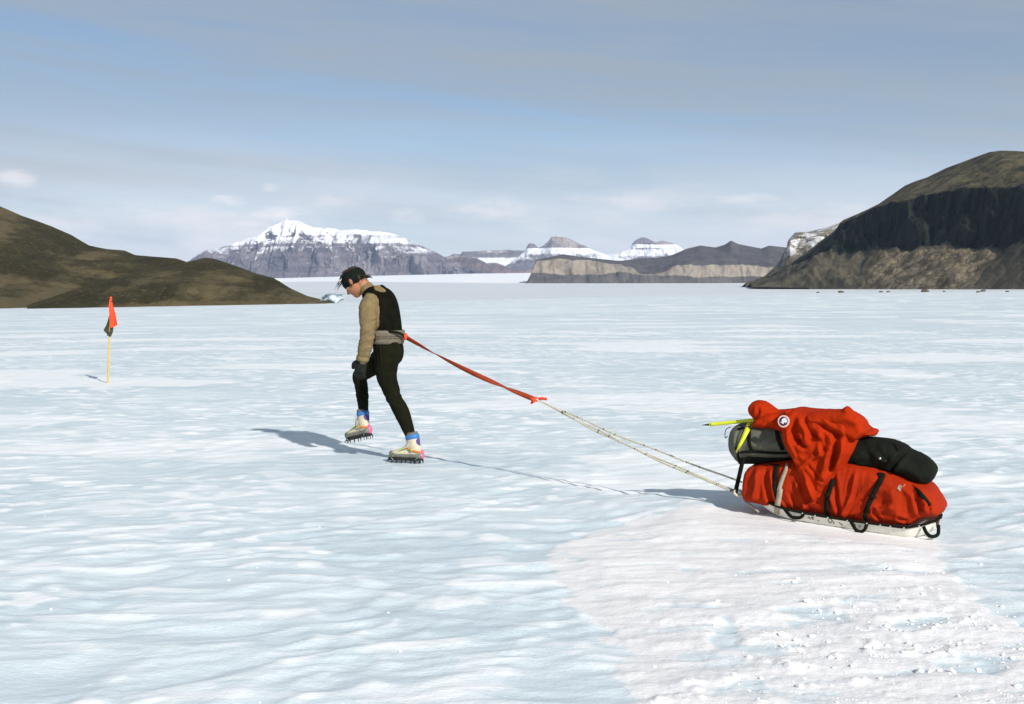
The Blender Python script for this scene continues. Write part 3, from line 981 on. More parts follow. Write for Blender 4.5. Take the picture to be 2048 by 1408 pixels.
# --- far snowy mountains
def alpine(name, thr, soft, rock1, rock2, strat=1.0, scale=.004, snowc=(.82, .83, .86), caprock=None):
    m, nt, b, co, bd, rl, nz = rocknodes(name)
    rock = mix(nt, ramp(nt, nz(scale * 1.2, (1, 1, .6), 8, .65), .35, .66), rock1, rock2)
    layer = nd(nt, 'TexWave', {'wave_type': 'BANDS', 'bands_direction': 'Z', 'wave_profile': 'SIN'}, Vector=co, Scale=scale * 1.15, Distortion=3.2, Detail=4, Detail_Scale=scale * 2.2, Detail_Roughness=.6).outputs[0]
    rock = mix(nt, m_(nt, 'MULTIPLY', ramp(nt, layer, .45, .8), .45 * strat), rock, tuple(min(1, q * 1.7) for q in rock2))
    rock = mix(nt, m_(nt, 'MULTIPLY', ramp(nt, nz(scale * .9, (1, 1, .35), 7, .65, 50.), .54, .64), .7), rock, tuple(min(1, q * 1.75) for q in rock2))
    geo = nd(nt, 'NewGeometry').outputs['Normal']
    up = nd(nt, 'SeparateXYZ', None, Vector=geo).outputs[2]
    s = m_(nt, 'ADD', rl, m_(nt, 'MULTIPLY', m_(nt, 'SUBTRACT', nz(scale * 1.3, (1, 1, .55), 8, .62, 9.), .5), .95))
    s = m_(nt, 'ADD', s, m_(nt, 'MULTIPLY', m_(nt, 'SUBTRACT', up, .55), .30))
    s = m_(nt, 'SUBTRACT', s, m_(nt, 'MULTIPLY', ramp(nt, layer, .62, .92), .20 * strat))
    if caprock:
        s = m_(nt, 'SUBTRACT', s, m_(nt, 'MULTIPLY', ramp(nt, m_(nt, 'ADD', rl, m_(nt, 'MULTIPLY', m_(nt, 'SUBTRACT', layer, .5), .10)), caprock, caprock + .10), .62))
    sf = ramp(nt, s, thr - soft, thr + soft)
    fl = m_(nt, 'MULTIPLY', ramp(nt, nz(scale * 6, (1, 1, 2.6), 5, .6, 20.), .66, .70), .7)
    sf = m_(nt, 'MAXIMUM', sf, fl)
    c = mix(nt, sf, rock, snowc)
    lk(nt, c, b, 'Base Color')
    bp = nd(nt, 'Bump', None, Strength=.9, Distance=22, Height=nz(scale * 5, (1, 1, .5), 9, .65))
    lk(nt, bp.outputs[0], b, 'Normal')
    return m


M['alp1'] = alpine('snowy_strata', .61, .13, (.066, .060, .076), (.135, .118, .122), .50)
M['alp2'] = alpine('snowy_peak_rock', .52, .10, (.095, .085, .088), (.21, .175, .15), .40, .0032, caprock=.70)
M['alp3'] = alpine('brown_foothill', 1.02, .10, (.085, .058, .052), (.16, .105, .085), .5, .0045)
DM = 8600
loft('mountain', 330, 985, [
    [(330, 566, DM - 700), (545, 562, DM - 700), (696, 558, DM - 650), (943, 552, DM - 500), (985, 552, DM - 400)],
    [(330, 560, DM - 500), (380, 548, DM - 480), (545, 528, DM - 450), (700, 520, DM - 450), (800, 520, DM - 430), (907, 536, DM - 400), (985, 549, DM - 380)],
    [(330, 553, DM - 300), (380, 535, DM - 250), (456, 505, DM - 230), (545, 485, DM - 220), (700, 484, DM - 220), (784, 490, DM - 200), (855, 508, DM - 200), (907, 530, DM - 200), (985, 548, DM - 250)],
    [(330, 545, DM), (380, 522, DM), (398, 510, DM), (415, 501, DM), (456, 492, DM), (492, 478, DM), (521, 469, DM), (535, 456, DM), (556, 448, DM), (567, 440, DM), (573, 437, DM), (579, 441, DM), (590, 440, DM), (598, 441, DM), (612, 448, DM), (626, 454.5, DM),
     (658, 456, DM), (679, 460, DM), (695, 459, DM), (710, 456.5, DM), (739, 462, DM), (784, 466, DM), (819, 480, DM), (855, 496, DM), (883, 510, DM), (907, 525, DM), (943, 542, DM), (985, 547.5, DM)]],
     [26, 34, 26], M['alp1'], 460, gully=240, gx_=.0045, rough=36, rs=.005, back=1500, seed=41, label='broad snow-topped layered mountain beyond the glacier', crest=2.4)
loft('foothill', 870, 1075, [
    [(870, 553, 9300), (1075, 552, 9300)],
    [(870, 548, 9350), (1075, 548, 9350)],
    [(870, 530, 9600), (898, 514, 9650), (925, 513, 9650), (951, 515, 9650), (974, 526, 9650), (990, 524, 9650), (1027, 539, 9650), (1050, 545, 9650), (1075, 547.5, 9650)]],
     [6, 24], M['alp3'], 120, gully=110, gx_=.006, rough=16, rs=.008, back=600, seed=44, label='reddish brown snow-flecked foothill behind the broad mountain', crest=2.4)
DP = 12500
loft('table_range', 860, 1110, [
    [(860, 556, DP - 800), (1110, 556, DP - 800)],
    [(860, 530, DP - 400), (1000, 526, DP - 400), (1110, 526, DP - 400)],
    [(860, 518, DP), (898, 512, DP), (908, 506.5, DP), (913, 508, DP), (921, 508, DP), (925, 503, DP), (970, 501, DP), (1012, 499, DP), (1050, 501, DP), (1110, 506, DP)]],
     [12, 22], M['alp2'], 160, gully=120, gx_=.004, rough=18, rs=.005, back=900, seed=51, label='low flat-topped snowy range on the skyline', crest=2.4)
DQ = 11500
loft('horn_peak', 1000, 1250, [
    [(1000, 556, DQ - 900), (1250, 556, DQ - 900)],
    [(1000, 545, DQ - 600), (1060, 530, DQ - 500), (1127, 522, DQ - 450), (1250, 530, DQ - 500)],
    [(1000, 541, DQ - 300), (1040, 520, DQ - 250), (1088, 502, DQ - 150), (1104, 490, DQ - 120), (1142, 492, DQ - 120), (1184, 506, DQ - 200), (1250, 522, DQ - 300)],
    [(1000, 540, DQ), (1030, 518, DQ), (1050, 502, DQ), (1056, 490, DQ), (1060, 486, DQ), (1069, 488, DQ), (1077, 496, DQ), (1088, 491, DQ), (1098, 481, DQ), (1104, 472, DQ), (1115, 471, DQ), (1127, 472.5, DQ), (1142, 478, DQ), (1155, 485, DQ), (1165, 489.5, DQ), (1184, 499, DQ), (1210, 508.5, DQ), (1250, 518, DQ)]],
     [14, 18, 16], M['alp2'], 220, gully=120, gx_=.005, rough=20, rs=.007, back=1000, seed=54, label='sharp blocky rock peak with snow skirts', crest=2.4)
loft('stepped_peak', 1215, 1480, [
    [(1215, 556, DP - 900), (1480, 556, DP - 900)],
    [(1215, 528, DP - 500), (1290, 520, DP - 450), (1480, 526, DP - 500)],
    [(1215, 515, DP - 250), (1262, 498, DP - 200), (1300, 496, DP - 200), (1360, 501, DP - 200), (1480, 522, DP - 250)],
    [(1215, 509, DP), (1241, 503, DP), (1260, 495, DP), (1268, 483, DP), (1275, 478, DP), (1287, 472, DP), (1298, 478, DP), (1313, 484.5, DP), (1325, 481, DP), (1340, 485, DP), (1355, 489.5, DP), (1367, 499, DP), (1400, 503, DP), (1480, 520, DP)]],
     [12, 16, 16], M['alp2'], 200, gully=120, gx_=.005, rough=20, rs=.007, back=1000, seed=57, label='stepped snowy peak behind the mesa', crest=2.4)


# ------------------------------------------------------------------ stones and the blue ice block at the shore
def lump(c, rx, ry, rz, seed, rough=.35, n=3):
    bm = bmesh.new()
    bmesh.ops.create_icosphere(bm, subdivisions=n, radius=1)
    v = np.array([q.co[:] for q in bm.verts])
    f = [tuple(q.index for q in fc.verts) for fc in bm.faces]
    bm.free()
    k = 1 + rough * fbm(v[:, 0] * 1.3 + seed, v[:, 1] * 1.3, v[:, 2] * 1.3, seed=seed, octs=3) + .5 * rough * np.round(perlin(v[:, 0] * 2, v[:, 1] * 2, v[:, 2] * 2 + seed, seed=seed) * 3) / 3
    v = v * k[:, None] * np.array([rx, ry, rz])
    return v + np.asarray(c), f


def gpix(px, py, Y):
    q = P(px, py, Y)
    q[2] = gz(q[0], q[1])[0]
    return q


m, nt, b = newmat('blue_glacier_ice')
co = nd(nt, 'TexCoord').outputs['Object']
n1 = nd(nt, 'TexNoise', None, Vector=co, Scale=.5, Detail=6, Roughness=.6).outputs[0]
lk(nt, mix(nt, ramp(nt, n1, .4, .62), (.15, .21, .24), (.50, .57, .60)), b, 'Base Color')
b.inputs['Roughness'].default_value = .45
M['blueice'] = m
q = gpix(662, 605, 366)
v1, f1 = lump(q + np.array([0.6, 0, 1.0]), 3.6, 2.2, 1.75, 5, .7, 2)
v2, f2 = lump(q + np.array([-2.9, .4, .3]), 2.2, 1.8, 1.2, 8, .7, 2)
V, Fc = merge([(v1, f1), (v2, f2)])
V[:, 2] += .10 * (V[:, 0] - q[0])
tag(obj('ice_block', V, Fc, M['blueice'], None, False, q), 'blue-white block of glacier ice at the tip of the moraine knoll', 'ice block')
spots = [(623, 596, 372, 1.05, 'single brown boulder on ice behind the tip of the moraine knoll', None)]
for i, (px, py, Y, r_) in enumerate(((1682, 586, 420, .95), (1850, 586.5, 400, 1.2), (1762, 587, 410, .6), (1776, 586.5, 410, .55), (1636, 585.5, 430, .5), (1966, 587, 380, .8), (1956, 591.5, 330, .5), (1888, 587, 392, .45), (2014, 591, 335, .45))):
    spots.append((px, py, Y, r_, 'largest of the brown boulders on the ice below the dark cliff', 'boulders on the ice below the cliff') if r_ > 1 else (px, py, Y, r_, 'small brown boulder scattered on the ice below the dark cliff', 'boulders on the ice below the cliff'))
for i, (px, py, Y, r_, lab, grp) in enumerate(spots):
    q = gpix(px, py, Y)
    V, Fc = lump(q + np.array([0, 0, r_ * .25]), r_ * 1.15, r_ * .8, r_ * .62, 100 + i * 7, .4, 2)
    tag(obj('boulder', V, Fc, M['boulder'], None, False, q), lab, 'boulder', grp)

# loose snow lumps on the broken crust
rng = np.random.default_rng(8)
parts = []
base_l = [lump((0, 0, 0), 1, 1, .7, 300 + k, .5, 1) for k in range(6)]
tries = 0
while len(parts) < 620 and tries < 9000:
    tries += 1
    y = 4.0 + 4.4 * rng.random() ** 1.3
    x = rng.uniform(-2.4, 3.4) * y / 6
    px = 1024 + F * x / y
    zone = max(0., min(1., (px - 1330) / 420)) * max(0., min(1., (6.7 - y) / 1.2))
    prob = .010 + .97 * zone * (.25 + .75 * (fbm(np.array([x * 2.1]), np.array([y * 2.6]), seed=91, octs=2)[0] > .02))
    if rng.random() > prob:
        continue
    s_ = .0035 + .0125 * rng.random() ** 3.2
    if zone < .1:
        s_ *= .55
    parts.append((x, y, s_, rng.integers(6), rng.random() * 6.28))
xs_, ys_ = np.array([p[0] for p in parts]), np.array([p[1] for p in parts])
zs_ = gz(xs_, ys_)
pl = []
for (x, y, s_, k, a), z in zip(parts, zs_):
    v, f = base_l[k]
    ca_, sa_ = math.cos(a), math.sin(a)
    vv = np.stack([(v[:, 0] * ca_ - v[:, 1] * sa_) * s_ * 1.2 + x, (v[:, 0] * sa_ + v[:, 1] * ca_) * s_ + y, v[:, 2] * s_ + z + s_ * .25], 1)
    pl.append((vv, f))
V, Fc = merge(pl)
tag(obj('snow_crumbs', V, Fc, M['crumb'], None, False), 'loose white snow crumbs scattered over the broken crust', 'snow', kind='stuff')

# ------------------------------------------------------------------ marker flag
fb = gpix(215, 767, 19.05)
Yf = fb[1]
fl = empty('marker_flag', fb, 'bamboo marker pole with red and black cloth flags planted in the ice', 'flag')
ptop = P(221.6, 599, Yf)
pb = fb - np.array([0, 0, .12])
pp = [pb + (ptop - pb) * t for t in np.linspace(0, 1, 14)]
rr_ = [.0145 - .004 * t + (.0022 if i % 3 == 0 else 0) for i, t in enumerate(np.linspace(0, 1, 14))]
obj('pole', *tube(pp, rr_, 10), M['bamboo'], fl)


def cloth(outline, Yc, bulge, mat, name, par, seed):
    """hanging cloth: outline in pixels at depth Yc, with folds and a doubled sheet"""
    pts = [P(px, py, Yc) for px, py in outline]
    n = len(pts)
    k = n // 2
    left, right = curve(pts[:k], 8), curve(pts[k:][::-1], 8)
    rows = len(left)
    V, Fc = [], []
    cols = 13
    for sgn in (0, 1):
        for i in range(rows):
            for j in range(cols):
                t = j / (cols - 1)
                p = left[i] * (1 - t) + right[i] * t
                fr = i / (rows - 1)
                off = bulge * fr * (math.sin(t * 5.2 + seed + 1.5 * fr) + .5 * math.sin(t * 11 + seed * 2)) + bulge * .5 * fr
                V.append(p + np.array([0, -off + sgn * .004, 0]))
    g = rows * cols
    for i in range(rows - 1):
        for j in range(cols - 1):
            a = i * cols + j
            Fc.append((a, a + 1, a + cols + 1, a + cols))
            Fc.append((g + a, g + a + cols, g + a + cols + 1, g + a + 1))
    rim = [i * cols for i in range(rows)] + [(rows - 1) * cols + j for j in range(1, cols)] + [i * cols + cols - 1 for i in range(rows - 2, -1, -1)] + [j for j in range(cols - 2, 0, -1)]
    for a, bq in zip(rim, rim[1:] + rim[:1]):
        Fc.append((a, a + g, bq + g, bq))
    return obj(name, V, Fc, mat, par)


cloth([(219.2, 599), (218.5, 616), (220.5, 630), (223.5, 655.5), (237, 649), (232, 628), (226, 608), (222.5, 597.5)], Yf - .035, .035, M['flagred'], 'red_flag', fl, 1.)
cloth([(220, 622), (216, 640), (210, 654), (205.5, 660), (222, 674), (227, 662), (227, 645), (223, 622)], Yf + .03, .04, M['flagblack'], 'black_flag', fl, 2.6)
obj('cord_tie', *tube(curve([P(219, 602, Yf - .03), P(221.5, 603, Yf - .05), P(224, 601.5, Yf - .03), P(222, 600.5, Yf + .03), P(219, 602, Yf - .03)], 4), .004, 6), M['flagblack'], fl)
tcap = P(221.8, 597, Yf)
obj('tape_cap', *rtube([tcap - np.array([0, 0, .02]), tcap + np.array([0, 0, .018])], [.018, .017], 10), M['flagred'], fl)

# ------------------------------------------------------------------ the walker
YA = R(25)
PF = np.array([-math.cos(YA), math.sin(YA), 0])      # facing: left and away
PL = np.array([-math.sin(YA), -math.cos(YA), 0])     # his left side, towards the photographer
PZ = np.array([0, 0, 1.])
PX = 10.3 / F                                        # metres per photo pixel at his distance
foot0 = P(815, 926, 10.30)
person = empty('person', (foot0[0], foot0[1], 0.0), 'person in black vest and tights leaning into a hip harness, striding on crampons', 'person')

# joints
hipL, kneeL, ankL = P(771, 704, 10.38), P(788, 796, 10.36), P(820, 868, 10.31)
hipR, kneeR, ankR = P(783, 704, 10.53), P(719, 751, 10.69), P(727, 824, 10.73)
shL, elL, wrL = P(737, 611, 10.32), P(735, 668, 10.27), P(725, 719, 10.30)
shR, elR, wrR = P(768, 609, 10.66), P(775, 662, 10.72), P(763, 702, 10.80)
T = [(776, 716, 10.45, .096, .145), (776, 696, 10.45, .112, .162), (775, 668, 10.46, .102, .158), (771, 645, 10.47, .110, .165), (764, 620, 10.48, .122, .180), (757, 600, 10.50, .118, .182), (750, 588, 10.51, .088, .150)]
tp = [P(a, b_, c_) for a, b_, c_, _, _ in T]
tr = [(e, d_) for _, _, _, d_, e in T]


def torso(g):
    return rtube(tp, [(a + g, b_ + g) for a, b_ in tr], 28, PL)


def legs(g, lo=1.0):
    Lp = [P(773, 700, 10.39), P(773, 728, 10.37), P(773, 752, 10.36), P(781, 776, 10.36), kneeL, P(797, 812, 10.355), P(804, 826, 10.35), P(813, 849, 10.33), ankL]
    Lr = [.108, .103, .092, .078, .070, .070, .070, .060, .050]
    Rp = [P(783, 702, 10.53), P(768, 716, 10.57), P(751, 729, 10.61), P(733, 742, 10.66), kneeR, P(722, 768, 10.70), P(724, 785, 10.71), P(726, 806, 10.72), ankR]
    Rr = [.108, .100, .088, .074, .067, .062, .060, .052, .046]
    return [rtube(Lp, [r + g for r in Lr], 20), rtube(Rp, [r + g for r in Rr], 20)]


def arms(g, cuff=True):
    La = [P(741, 603, 10.36), P(737, 614, 10.32), P(736, 632, 10.29), P(735.5, 650, 10.27), elL, P(731, 690, 10.28), P(728, 706, 10.29), wrL]
    Lr = [.070, .078, .074, .066, .060, .057, .052, .047]
    Ra = [P(763, 602, 10.62), shR, P(771, 630, 10.69), P(774, 646, 10.71), elR, P(772, 678, 10.75), P(768, 692, 10.78), wrR]
    return [rtube(La, [r + g for r in Lr], 18), rtube(Ra, [r + g for r in Lr], 18)]


# head frame: looking down at the ice
HP = R(44)
HF = PF * math.cos(HP) - PZ * math.sin(HP)
HU = PF * math.sin(HP) + PZ * math.cos(HP)
HL = PL
HC = P(708, 561, 10.56)
HK = 1.08


def hp(f_, l_, u_):
    return HC + (HF * f_ + HL * l_ + HU * u_) * HK


def head_parts():
    ax = (HF * HK, HL * HK, HU * HK)
    q = [ellipsoid(hp(-.008, 0, .012), ax, (.100, .078, .090)),
         ellipsoid(hp(.022, 0, -.055), ax, (.074, .064, .072)),
         ellipsoid(hp(.055, 0, -.098), ax, (.034, .036, .030)),          # chin
         ellipsoid(hp(.036, 0, -.088), ax, (.045, .052, .036)),          # jaw
         ellipsoid(hp(.080, 0, .018), ax, (.018, .052, .012)),           # brow
         rtube([hp(.086, 0, .004), hp(.100, 0, -.018), hp(.113, 0, -.040)], [.008, .011, .014], 10),
         ellipsoid(hp(.098, .010, -.043), ax, (.011, .009, .008)), ellipsoid(hp(.098, -.010, -.043), ax, (.011, .009, .008)),
         ellipsoid(hp(.086, 0, -.066), ax, (.011, .024, .006)), ellipsoid(hp(.083, 0, -.077), ax, (.010, .021, .006))]
    for s_ in (1, -1):
        q.append(ellipsoid(hp(.060, s_ * .040, -.028), ax, (.026, .022, .020)))    # cheek
        q.append(ellipsoid(hp(-.008, s_ * .080, -.020), (norm(HF + .25 * HU), HL, norm(HU - .25 * HF)), (.018, .008, .032)))   # ear
        q.append(ellipsoid(hp(-.012, s_ * .084, -.014), (HF, HL, HU), (.014, .009, .020)))
    q.append(rtube([hp(-.045, 0, -.03), P(733, 578, 10.53), P(748, 592, 10.51)], [.056, .060, .072], 18))   # neck
    return q


def hand(wr, d, back, thumb_dir, mirror):
    """palm and five separate fingers, loosely curled; d: along the hand, back: back of the hand"""
    d, back = norm(d), norm(back)
    K = 1.22
    ac = norm(np.cross(d, back)) * mirror          # towards the index finger
    q = [rtube([wr - d * .02, wr + d * .03, wr + d * .085], [(.031, .022), (.038, .020), (.041, .016)], 14, ac)]
    for k, (o, L_) in enumerate(((.030, .072), (.010, .080), (-.010, .075), (-.029, .060))):
        a = wr + d * .08 + ac * o
        u1 = norm(d - back * .35)
        u2 = norm(d * .55 - back * .85)
        u3 = norm(d * .05 - back)
        p1 = a + u1 * L_ * .5
        p2 = p1 + u2 * L_ * .32
        q.append(rtube([a - d * .015, p1, p2, p2 + u3 * L_ * .24], [.0115, .0105, .0098, .0085], 10))
    t0 = wr + d * .022 + ac * .030
    t1 = t0 + norm(ac * .8 + d * .6 - back * .2) * .036
    q.append(rtube([t0, t1, t1 + norm(d * .9 - back * .35 + ac * .1) * .034], [.015, .0125, .010], 10))
    return [(wr + (v_ - wr) * K, f_) for v_, f_ in q]


handL = lambda: hand(wrL, P(717, 757, 10.30) - wrL, norm(PL * .75 - PF * .15), None, 1)
handR = lambda: hand(wrR, P(758, 728, 10.84) - wrR, norm(-PL * .75), None, -1)

# one continuous body
V, Fc, nn = fuse([torso(-.016)] + legs(-.012) + arms(-.014) + head_parts() + handL() + handR()
                 + [rtube([ankL, P(832, 900, 10.28), P(812, 912, 10.31)], [.034, .030, .024], 12),
                    rtube([ankR, P(731, 852, 10.69), P(718, 866, 10.74)], [.034, .030, .022], 12)], .0055, 3)
obj('body', V, Fc, M['skin'], person)
# eyes and brow
for s_ in (1, -1):
    e = obj('eye', *ellipsoid(hp(.079, s_ * .031, -.006), (HF, HL, HU), (.010, .013, .009), 10, 6), M['eye'], person)
    obj('iris', *ellipsoid(hp(.0865, s_ * .031, -.009), (HF, HL, HU), (.004, .005, .005), 8, 5), M['hair'], e)
    obj('eyebrow', *rtube([hp(.084, s_ * .048, .016), hp(.094, s_ * .032, .021), hp(.095, s_ * .014, .017)], [.003, .005, .004], 8), M['hair'], person)

# shirt: collar, torso, sleeves with creases
V, Fc, nn = fuse([torso(.0)] + arms(.004) + [rtube([P(752, 594, 10.51), P(741, 585, 10.52), P(733, 578, 10.53)], [.082, .072, .070], 20)], .0075, 4)


def along(v, pts):
    d = np.full(len(v), 9.); tt = np.zeros(len(v))
    for i in range(len(pts) - 1):
        a, e = pts[i], pts[i + 1] - pts[i]
        t = np.clip(((v - a) @ e) / (e @ e), 0, 1)
        q = np.linalg.norm(v - a - t[:, None] * e, axis=1)
        m = q < d
        d = np.where(m, q, d); tt = np.where(m, i + t, tt)
    return d, tt


dA, tA = along(V, [shL, elL, wrL])
dB, tB = along(V, [shR, elR, wrR])
isarm = (dA < .088) | (dB < .088)
lowarm = np.where(dA < .088, tA, np.where(dB < .088, tB, 0))
wr_ = fbm(V @ PL * 9 + V[:, 2] * 20, V[:, 2] * 26, V @ PF * 10, seed=5, octs=3)
cre = np.abs(perlin(V @ PF * 7 + 3, V[:, 2] * 34 + V @ PF * 14, V @ PL * 6, seed=8))
V = V + nn * (.004 * wr_ + np.where(isarm, .012 * (.3 - cre) * (.35 + np.clip(lowarm, 0, 2) * .5), 0))[:, None]
obj('shirt', V, Fc, M['shirt'], person)
for nm_, a_, b_ in (('cuff', wrL, elL), ('cuff', wrR, elR)):
    t_ = norm(b_ - a_)
    obj(nm_, *tube([a_ - t_ * .006, a_ - t_ * .012, a_ + t_ * .0, a_ + t_ * .022, a_ + t_ * .030], [.040, .053, .0565, .0575, .050], 18), M['shirt'], person)
# vest over the shirt
V2, F2, n2 = fuse([torso(.002), rtube([P(752, 594, 10.51), P(741, 585, 10.52)], [.083, .072], 20)] + [
    rtube([P(752, 600, 10.50), P(743, 600, 10.37)], [.085, .070], 18), rtube([P(752, 600, 10.50), P(763, 599, 10.62)], [.085, .070], 18)], .0075, 4)
vpx = 1024 + F * V2[:, 0] / V2[:, 1]
lat = (V2 - tp[4]) @ PL
hgt = V2[:, 2]
zt = lambda py: P(760, py, 10.45)[2]
fr = (V2 - tp[4]) @ PF
neck_c = P(738, 581, 10.525)
nd_ = np.linalg.norm(V2 - neck_c, axis=1)
armL_d, _ = along(V2, [P(733, 604, 10.30), P(735, 625, 10.28), P(736, 645, 10.27)])
armR_d, _ = along(V2, [P(770, 606, 10.70), P(772, 630, 10.71), P(774, 645, 10.72)])
yoke = np.linalg.norm((V2 - P(762, 575, 10.42)) * np.array([1, .8, 1.25]), axis=1)
mask = (hgt > zt(676)) & (nd_ > .112) & (armL_d > .104) & (armR_d > .104) & (yoke > .060)
obj('vest', *shell(V2, F2, n2, mask, .011), M['vest'], person)
# tights
V, Fc, nn = fuse([rtube(tp[:3], [(a + .006, b_ + .006) for a, b_ in tr[:3]], 28, PL)] + legs(-.001) + [ellipsoid(P(781, 702, 10.38), (PF, PL, PZ), (.086, .090, .125)), ellipsoid(P(789, 702, 10.50), (PF, PL, PZ), (.086, .085, .125))], .008, 22)
wr_ = fbm(V[:, 0] * 16, V[:, 1] * 16, V[:, 2] * 30, seed=15, octs=3)
kc = np.abs(perlin(V[:, 0] * 8, V[:, 1] * 8, V[:, 2] * 30 + V[:, 0] * 14, seed=19))
knee = np.exp(-((V[:, 2] - kneeL[2]) / .10) ** 2) + np.exp(-((V[:, 2] - P(760, 728, 10.4)[2]) / .07) ** 2)
V = V + nn * (.0026 * wr_ + .010 * (.25 - kc) * knee)[:, None]
obj('tights', V, Fc, M['tights'], person)
obj('side_seam', *tube(curve([P(760, 690, 10.275), P(762, 712, 10.262), P(764, 740, 10.265), P(768, 765, 10.275)], 5), .0022, 6), M['glove'], person)

# gloves over both hands
for hf, wr0, nm in ((handL, wrL, 'glove'), (handR, wrR, 'glove')):
    hv, hf_, hn = fuse(hf(), .0040, 2)
    a_ = wr0
    dirv = norm((elL if wr0 is wrL else elR) - wr0)
    g = obj(nm, hv + hn * .0035, hf_, M['glove'], person)
    obj('gauntlet', *tube([a_ - dirv * .03, a_ - dirv * .02, a_ + dirv * .012, a_ + dirv * .016], [.036, .044, .047, .04], 16), M['glove'], g)

# headband, hair
hb, hbf = [], []
nu, rows = 40, [(-.034, .94), (-.030, 1.07), (-.012, 1.11), (.015, 1.115), (.045, 1.10), (.070, 1.07), (.088, 1.04), (.096, .85)]
for zu, k in rows:
    for i in range(nu):
        a = 2 * math.pi * i / nu
        cz = zu + .030 * math.cos(a) - .012
        e = math.sqrt(max(.05, 1 - min(.92, (cz - .012) / .098) ** 2)) * k
        hb.append(hp(-.008 + .101 * e * math.cos(a), .080 * e * math.sin(a), cz))
for j in range(len(rows) - 1):
    for i in range(nu):
        i2 = (i + 1) % nu
        hbf.append((j * nu + i, j * nu + i2, (j + 1) * nu + i2, (j + 1) * nu + i))
obj('headband', hb, hbf, M['headband'], person)
rngh = np.random.default_rng(3)
hp_parts = [ellipsoid(hp(-.016, 0, .026), (HF, HL, HU), (.099, .080, .088), 24, 14), ellipsoid(hp(-.068, 0, -.022), (HF, HL, HU), (.040, .068, .052), 18, 10)]
for i in range(150):          # strands
    a = rngh.uniform(0, 2 * math.pi)
    e = rngh.uniform(.1, .95)
    if i < 85:                # crown, blown forward
        st_ = hp(-.010 + .085 * e * math.cos(a), .07 * e * math.sin(a), .098 * math.sqrt(1 - .75 * e * e))
        dr = norm(HF * (.55 + rngh.uniform(-.5, .5)) + HL * rngh.uniform(-.4, .4) + HU * (.35 + .3 * rngh.uniform()) - PZ * .25)
        L_ = rngh.uniform(.03, .075)
    elif i < 100:             # forelock over the brow
        st_ = hp(.070 + .02 * rngh.uniform(), rngh.uniform(-.03, .05), .080 - .012 * rngh.uniform())
        dr = norm(HF * .7 + HU * .25 - PZ * .45 + HL * rngh.uniform(-.25, .25))
        L_ = rngh.uniform(.03, .085)
    else:                     # nape
        st_ = hp(-.088 - .014 * rngh.uniform(), rngh.uniform(-.05, .065), -.03 - .03 * rngh.uniform())
        dr = norm(-HF * .75 - HU * .35 + HL * rngh.uniform(-.2, .4))
        L_ = rngh.uniform(.03, .07)
    bend = norm(-PZ + HL * rngh.uniform(-.4, .4)) * L_ * .35
    hp_parts.append(tube([st_, st_ + dr * L_ * .5 + bend * .2, st_ + dr * L_ + bend], [.0034, .0026, .0008] if i < 85 or i >= 110 else [.0026, .0018, .0006], 5))
V, Fc = merge(hp_parts)
obj('hair', V, Fc, M['hair'], person)
obj('sideburn', *rtube([hp(.010, .077, -.006), hp(.012, .074, -.034), hp(.015, .068, -.050)], [(.010, .004), (.009, .004), (.006, .003)], 8, HF), M['hair'], person)

# hip harness
ring = []


def beltring(pyc, dpt, g, nu=44):
    c_ = P(774, pyc, 10.455)
    return [c_ + PF * (dpt + g) * math.cos(2 * math.pi * i / nu) * 1.0 + PL * ((.164) + g) * math.sin(2 * math.pi * i / nu) + PZ * .02 * math.cos(2 * math.pi * i / nu) * 0 for i in range(nu)]


def beltband(y0, y1, g, dpt=.124, nu=44, only=None):
    V, Fc = [], []
    rows_ = [(y0, g - .006), (y0, g + .004), ((y0 * 2 + y1) / 3, g + .009), ((y0 + 2 * y1) / 3, g + .009), (y1, g + .004), (y1, g - .006)]
    for yy, gg in rows_:
        V += beltring(yy, dpt, gg, nu)
    for j in range(len(rows_) - 1):
        for i in range(nu):
            i2 = (i + 1) % nu
            if only and not only(i / nu * 2 * math.pi):
                continue
            Fc.append((j * nu + i, j * nu + i2, (j + 1) * nu + i2, (j + 1) * nu + i))
    return np.array(V), Fc


hb_ = obj('hip_belt', *beltband(670, 687, .008), M['belt'], person)
obj('lumbar_pad', *beltband(660, 674, .013, only=lambda a: 1.25 < a < 5.0), M['belt'], hb_)
obj('belt_webbing', *beltband(673.5, 676, .019), M['belt'], hb_)
kn = P(811, 674, 10.37)
obj('buckle', *box(P(746, 675, 10.29), (PF, PL, PZ), (.022, .008, .028)), M['strap'], hb_)
obj('harness_strap', *ribbon(curve([P(768, 664, 10.29), P(790, 664, 10.30), P(802, 668, 10.33), kn], 5), .022, PZ, .004), M['strap'], hb_)


